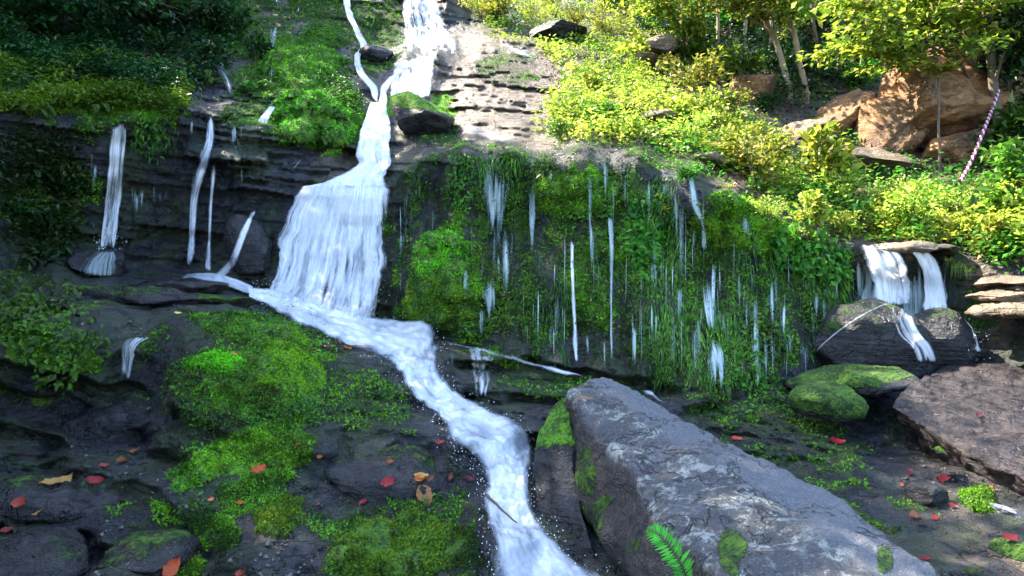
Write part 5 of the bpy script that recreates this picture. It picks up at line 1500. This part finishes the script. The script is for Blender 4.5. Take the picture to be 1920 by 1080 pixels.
# ------------------------------------------------------------------ trees on the right slope
def tree(label, line, r0, r1, boughs, mat, leaf=0.12, bark=None, group=None, name='slender_tree', crown_up=0, seed=0):
    """line: image pixels and chosen depths of the trunk; boughs: (px,py,d,rx,rz,n) sprays of leaves"""
    pth = at(*np.array(line, float).T)
    base = pth[0]
    root = empty(name, base)
    tag(root, label, 'tree', group)
    p = spline(np.vstack([pth[0] - [0, 0, 0.3], pth]), 30)
    p = p + np.stack([fbm(p * 1.5, 2, seed), fbm(p * 1.5 + 5, 2, seed), np.zeros(30)], -1) * 0.05
    g = [tube_geo(p, np.linspace(r0, r1, 30), 8)]
    Pl, Dl, Nl = [], [], []
    for (bx, by, bd, rx, rz, n) in boughs:
        c = at(bx, by, bd)
        i = np.abs(p[:, 2] - (c[2] - 0.4)).argmin()
        st = p[min(i, 28)]
        limb = spline([st, (st + c) / 2 + [0, 0, 0.15], c], 10)
        g.append(tube_geo(limb, np.linspace(max(r1 * 0.6, 0.012), 0.006, 10), 5))
        for j in range(max(2, n // 60)):
            dv = np.array([rng.normal(0, rx), rng.normal(0, rx * 0.8), rng.normal(0, rz)])
            e = c + dv
            s0 = limb[rng.integers(4, 10)]
            tw = spline([s0, (s0 + e) / 2 + [0, 0, 0.06], e], 8)
            g.append(tube_geo(tw, np.linspace(0.007, 0.003, 8), 4))
            m = 60
            t = rng.integers(2, 8, m)
            Pl.append(tw[t] + rng.normal(0, 1, (m, 3)) * [rx * 0.24, rx * 0.24, rz * 0.3])
            Dl.append(unit(e - s0) * 0.6 + rng.normal(0, 0.7, (m, 3)) * [1, 1, 0.4] - [0, 0, 0.15])
            Nl.append(np.array([0, 0, 1]) + rng.normal(0, 0.33, (m, 3)))
    V, Fq = join_geo(g)
    obj_world('trunk', V, Fq, bark or M_BARK, root)
    if Pl:
        P, D, N = np.concatenate(Pl), np.concatenate(Dl), np.concatenate(Nl)
        L = leaf * rng.uniform(0.6, 1.25, len(P))
        link('crown', leaf_mesh('crown', P, D, N, L, L * 0.62, mat, 0.18, 0.12, origin=base), root)
    return root


tree('leaning slim tree, left one of the pair behind the yellow boulder', [(1486, 188, 13.0), (1470, 120, 13.1), (1448, 60, 13.2), (1418, 5, 13.3), (1385, -60, 13.4), (1350, -160, 13.6)], 0.058, 0.035, [(1400, -10, 12.8, .5, .18, 420), (1330, 10, 13, .6, .2, 420), (1300, -60, 13, .7, .25, 480), (1440, 20, 12.6, .45, .15, 300)], L_CROWN, bark=M_BARKP, seed=1)
tree('leaning slim tree, right one of the pair behind the yellow boulder', [(1510, 175, 13.1), (1500, 110, 13.1), (1484, 45, 13.1), (1466, -20, 13.1), (1430, -120, 13.1)], 0.052, 0.035, [(1470, 0, 12.8, .5, .2, 420), (1500, -40, 12.6, .6, .2, 420), (1400, -70, 13, .7, .3, 480)], L_CROWN, bark=M_BARKP, seed=2)
tree('maple like tree whose sunlit boughs hang over the orange rocks', [(1842, 235, 11.2), (1832, 150, 11.2), (1815, 70, 11.2), (1803, 0, 11.2), (1795, -120, 11.2), (1790, -300, 11.2)], 0.075, 0.05, [(1720, 40, 10.6, .55, .13, 700), (1660, 70, 10.6, .5, .12, 600), (1620, 105, 10.6, .35, .1, 420), (1760, 85, 10.4, .45, .12, 480), (1680, 10, 10.8, .6, .15, 600), (1600, 15, 10.8, .5, .15, 420), (1790, 20, 10.5, .5, .15, 420), (1560, 95, 10.8, .25, .08, 180), (1850, -60, 11, .8, .4, 480), (1700, -90, 11, .7, .3, 360)], L_CROWN, 0.11, seed=3)
tree('dark straight tree at the far right above the rope', [(1872, 225, 10.9), (1866, 150, 10.9), (1856, 70, 10.9), (1850, 0, 10.9), (1848, -120, 10.9), (1845, -300, 10.9)], 0.07, 0.05, [(1900, 30, 10.6, .4, .15, 300), (1905, 80, 10.4, .3, .12, 240), (1880, -70, 10.9, .8, .4, 800), (1950, -40, 10.5, .7, .4, 600)], L_DARK, 0.11, seed=4)
tree('thin bare sapling before the orange block', [(1764, 318, 10.3), (1763, 260, 10.3), (1764, 200, 10.3), (1761, 150, 10.3), (1758, 105, 10.3)], 0.022, 0.012, [(1745, 130, 10.2, .15, .08, 60)], L_CROWN, 0.09, name='sapling', seed=5)
tree('pale thin trunk in the gloom between the leaning pair and the bank', [(1396, 98, 15.3), (1396, 50, 15.3), (1394, 0, 15.3), (1392, -100, 15.3)], 0.04, 0.03, [(1380, -30, 15, .7, .3, 420)], L_CROWN, bark=M_BARKP, seed=6)
tree('tree at the left end of the forest above the sunny bank', [(1283, 110, 14.0), (1281, 50, 14.0), (1278, 0, 14.0), (1276, -120, 14.0)], 0.05, 0.04, [(1250, 20, 13.6, .5, .2, 420), (1300, 50, 13.6, .4, .15, 300), (1200, -30, 13.6, .7, .3, 480)], L_CROWN, seed=7)
tree('dark tree deep in the forest right of the leaning pair', [(1585, 90, 15.5), (1580, 40, 15.5), (1584, -20, 15.5), (1590, -150, 15.5)], 0.08, 0.06, [(1560, 20, 15, .8, .35, 300), (1620, -20, 15, .6, .35, 180)], L_DARK, seed=8)
tree('dark tree standing behind the maple like boughs', [(1690, 90, 15.0), (1688, 40, 15.0), (1692, -20, 15.0), (1700, -150, 15.0)], 0.08, 0.06, [(1660, 30, 14.6, .6, .3, 240)], L_DARK, seed=9)
tree('slim dark tree leaning near the top right corner', [(1908, 150, 11.8), (1912, 60, 11.8), (1920, -20, 11.8), (1925, -150, 11.8)], 0.05, 0.04, [(1890, 10, 11.4, .5, .3, 360), (1920, 60, 11.2, .4, .2, 240)], L_DARK, seed=10)
tree('tree on the dark left hillside at the top left corner', [(70, 60, 11.5), (66, 10, 11.5), (60, -60, 11.5), (50, -200, 11.5)], 0.07, 0.05, [(30, 20, 10.8, .5, .25, 360), (130, 10, 10.8, .5, .25, 360), (220, -20, 11, .6, .3, 420)], L_DARK, seed=11)

for k, (x0, y0, d, x1, r_, lab, pale) in enumerate([(1535, 150, 14.0, 1520, .04, 'thin upright trunk right of the leaning pair', 0), (1612, 130, 14.2, 1640, .035, 'thin trunk tilting right above the rock shelves', 1), (1345, 90, 14.6, 1330, .035, 'thin trunk between the pale one and the left end of the forest', 1), (1660, 130, 13.6, 1652, .028, 'whippy young trunk beside the big orange block', 0), (1440, 110, 15.0, 1446, .03, 'far thin trunk glimpsed left of the leaning pair', 1), (1730, 105, 13.2, 1742, .03, 'thin trunk rising behind the orange block', 0)]):
    tree(lab, [(x0, y0, d), (x0 * .7 + x1 * .3 + 4, y0 - 70, d), (x0 * .3 + x1 * .7 - 3, y0 - 140, d), (x1, y0 - 230, d)], r_, r_ * .6, [(x1 - 20, y0 - 110, d - .3, .35, .12, 120), (x1 + 30, y0 - 170, d - .2, .4, .15, 180)], L_CROWN, 0.09, bark=M_BARKP if pale else M_BARK, name='slender_tree', seed=20 + k)

# ------------------------------------------------------------------ the twisted rope on the right
rp = spline(at(*np.array([(1802, 338, 9.0), (1822, 300, 9.3), (1846, 240, 9.8), (1860, 205, 10.1), (1873, 168, 10.6)], float).T), 160)
tn = unit(np.gradient(rp, axis=0))
s_ = unit(np.cross(tn, [0.2, 1, 0.1])); u_ = np.cross(s_, tn)
ph = np.linspace(0, 2 * math.pi * 20, 160)
rope = empty('rope', rp[0])
tag(rope, 'twisted pink and white rope stretched up the right bank to a dark trunk', 'rope')
M_PINK = plain('rope_magenta', (0.22, 0.02, 0.08), 0.8)
M_WHITE = plain('rope_white', (0.5, 0.40, 0.42), 0.8, 0.1)
for nm, mt, sh in (('magenta_strand', M_PINK, 0.0), ('white_strand', M_WHITE, math.pi)):
    hp = rp + 0.011 * (s_ * np.cos(ph + sh)[:, None] + u_ * np.sin(ph + sh)[:, None])
    V, Fq = tube_geo(hp, 0.012, 6)
    obj_world(nm, V, Fq, mt, rope)


# ------------------------------------------------------------------ fallen leaves and sticks
def leaf_thing(px, py, ln, ang, mat, label, group=None, wid=0.5, curl=0.25):
    p, n = pick(px, py)
    L = ln * p.y / F
    t = np.linspace(0, 1, 9)
    w = np.sin(np.pi * t ** 0.8) ** 0.9 * L * wid / 2
    x = (t - 0.5) * L
    zc = curl * L * (2 * (t - 0.5)) ** 2 * 0.5
    V = np.concatenate([np.stack([x, -w, zc + w * 0.35], -1), np.stack([x, w * 0, zc], -1), np.stack([x, w, zc + w * 0.35], -1)])
    V = V + rng.normal(0, 0.03 * L, V.shape) * [0.6, 1, 1]
    V[:, 2] += rng.normal(0, 0.25) * V[:, 0] * np.sign(V[:, 1]) * 0.6
    i = np.arange(8)
    Fq = np.concatenate([np.stack([i, i + 1, i + 10, i + 9], -1), np.stack([i + 9, i + 10, i + 19, i + 18], -1)])
    nn = (n * 0.6 + Vector((0, -0.35, 0.6))).normalized()
    rot = nn.to_track_quat('Z', 'Y') @ Matrix.Rotation(R(ang), 3, 'Z').to_quaternion()
    o = link('fallen_leaf', mesh_np('fallen_leaf', V, Fq, mat, attrs=dict(tint=np.full(len(V), rng.random()))), loc=p + nn * 0.012)
    o.rotation_euler = rot.to_euler()
    return tag(o, label, 'leaf', group)


for x, y, l, a in [(612, 652, 20, 10), (650, 655, 22, -30), (584, 660, 16, 0), (628, 646, 14, 60), (438, 668, 18, -20), (485, 885, 34, 25), (195, 876, 22, 0), (176, 906, 38, 0), (250, 850, 22, 30), (232, 866, 26, 10), (258, 846, 14, 70), (12, 1000, 26, 10), (455, 1076, 26, 25), (450, 946, 16, 0), (396, 941, 14, 40),
                   (826, 832, 20, 10), (733, 869, 17, 10), (796, 932, 44, -65), (788, 902, 24, 0), (806, 900, 22, 30), (845, 897, 18, 80), (882, 901, 22, -20), (728, 907, 30, 20), (680, 946, 24, 60), (1570, 832, 32, -5), (1690, 912, 12, 90), (1716, 972, 26, -35), (1752, 974, 17, 80), (1856, 917, 15, 0), (1786, 952, 18, -30), (1892, 1014, 40, 0), (1735, 1052, 22, 30), (1382, 826, 22, -10), (1835, 781, 15, 0), (600, 856, 12, 0), (1766, 898, 24, 5), (1706, 890, 26, 80), (1480, 845, 14, 30), (640, 632, 14, 10), (560, 836, 10, 0)]:
    leaf_thing(x, y, l, a, L_RED, 'small curled red leaf fallen on wet dark rock', 'red fallen leaves', wid=0.45 + 0.3 * random.random())
leaf_thing(105, 908, 58, 15, L_YEL, 'large curled yellow leaf lying in the dark lower left corner', wid=0.38)
leaf_thing(38, 946, 30, 0, L_RED, 'round maroon leaf left of the yellow leaf', wid=0.75)
leaf_thing(72, 963, 22, 35, L_YEL, 'pale sliver of a leaf just below the yellow leaf', wid=0.2)
leaf_thing(320, 1064, 50, 50, L_RED, 'wide maroon leaf at the bottom edge beside the small moss cushion', wid=0.5)
leaf_thing(790, 896, 30, 0, L_YEL, 'pale folded leaf on top of the red leaf cluster beside the torrent', wid=0.5)
leaf_thing(335, 590, 16, 0, L_YEL, 'tiny yellow leaf on the ledge above the leafy moss', wid=0.5)
leaf_thing(1822, 1076, 40, 0, L_MID, 'green leaf lying at the bottom right edge', wid=0.3)
sp = spline(at(*np.array([(912, 928, float(samp(D1, 912, 928)) - 0.16), (940, 955, float(samp(D1, 940, 955)) - 0.17), (970, 980, float(samp(D1, 970, 980)) - 0.16)], float).T), 14)
sp = sp + np.stack([fbm(sp * 12, 2, 3), fbm(sp * 12 + 4, 2, 3), fbm(sp * 12 + 8, 2, 3)], -1) * 0.008
V, Fq = tube_geo(sp, np.linspace(0.009, 0.004, 14), 6)
tag(obj_world('stick', V, Fq, M_BARK), 'thin brown stick caught in the white torrent', 'stick')
# grit and small stones caught on the ledges (past counting)
n = 2600
px, py = rng.uniform(-20, 1940, n), rng.uniform(600, 1100, n)
P, N = tpoint(px, py), tnormal(px, py)
k = (samp(MOSS, px, py) < 0.45) & (N[:, 2] > 0.3) & (vnoise(P * 1.5 + 7, 6) > 0.5)
P, N = P[k], N[k]
r_ = 0.004 + 0.018 * rng.random(len(P)) ** 3
O = np.array([[1, 0, 0], [-1, 0, 0], [0, 1, 0], [0, -1, 0], [0, 0, .7], [0, 0, -.7]], float)
V = (P[:, None] + N[:, None] * r_[:, None, None] * 0.3 + (O[None] + rng.normal(0, 0.28, (len(P), 6, 3))) * r_[:, None, None]).reshape(-1, 3)
tr = np.array([[0, 2, 4], [2, 1, 4], [1, 3, 4], [3, 0, 4], [2, 0, 5], [1, 2, 5], [3, 1, 5], [0, 3, 5]])
tag(link('gravel', mesh_np('gravel', V, (np.arange(len(P))[:, None, None] * 6 + tr[None]).reshape(-1, 3), plain('grit', (0.09, 0.085, 0.08), 0.6, 0.6, 9.0), smooth=False)), 'grit and small stones caught on the dark ledges', 'gravel', kind='stuff')
# litter: flecks of leaf and twig on the rock
n = 1500
px, py = rng.uniform(-20, 1940, n), rng.uniform(560, 1100, n)
P, N = tpoint(px, py, -0.0), tnormal(px, py)
k = (samp(MOSS, px, py) < 0.5) & (N[:, 2] > 0.35) & (vnoise(P * 1.7, 5) > 0.45)
P, N = P[k], N[k]
L = rng.uniform(0.006, 0.022, len(P))
me = leaf_mesh('leaf_litter', P + N * 0.004, rng.normal(0, 1, P.shape) - N * 0.2, N + rng.normal(0, 0.2, P.shape), L, L * 0.5, leaf_material('litter', (0.05, 0.03, 0.02), (0.26, 0.13, 0.06), (0.4, 0.08, 0.05), trans=0.1))
tag(link('leaf_litter', me), 'flecks of brown leaf litter on the wet rock', 'litter', kind='stuff')
px, py = scatter([(1000, 60), (1300, 120), (1500, 200), (1900, 330), (1930, 500), (1800, 470), (1500, 440), (1300, 300), (1060, 260)], 7000)
P, N = tpoint(px, py), tnormal(px, py)
L = rng.uniform(0.03, 0.075, len(P))
me = leaf_mesh('leaf_litter', P + N * 0.01, rng.normal(0, 1, P.shape) - N * 0.2, N + rng.normal(0, 0.4, P.shape), L, L * 0.55, leaf_material('dry_litter', (0.10, 0.06, 0.035), (0.34, 0.22, 0.12), (0.45, 0.33, 0.2), trans=0.1))
tag(link('leaf_litter', me), 'dry tan leaves littering the sunlit bank', 'litter', kind='stuff')
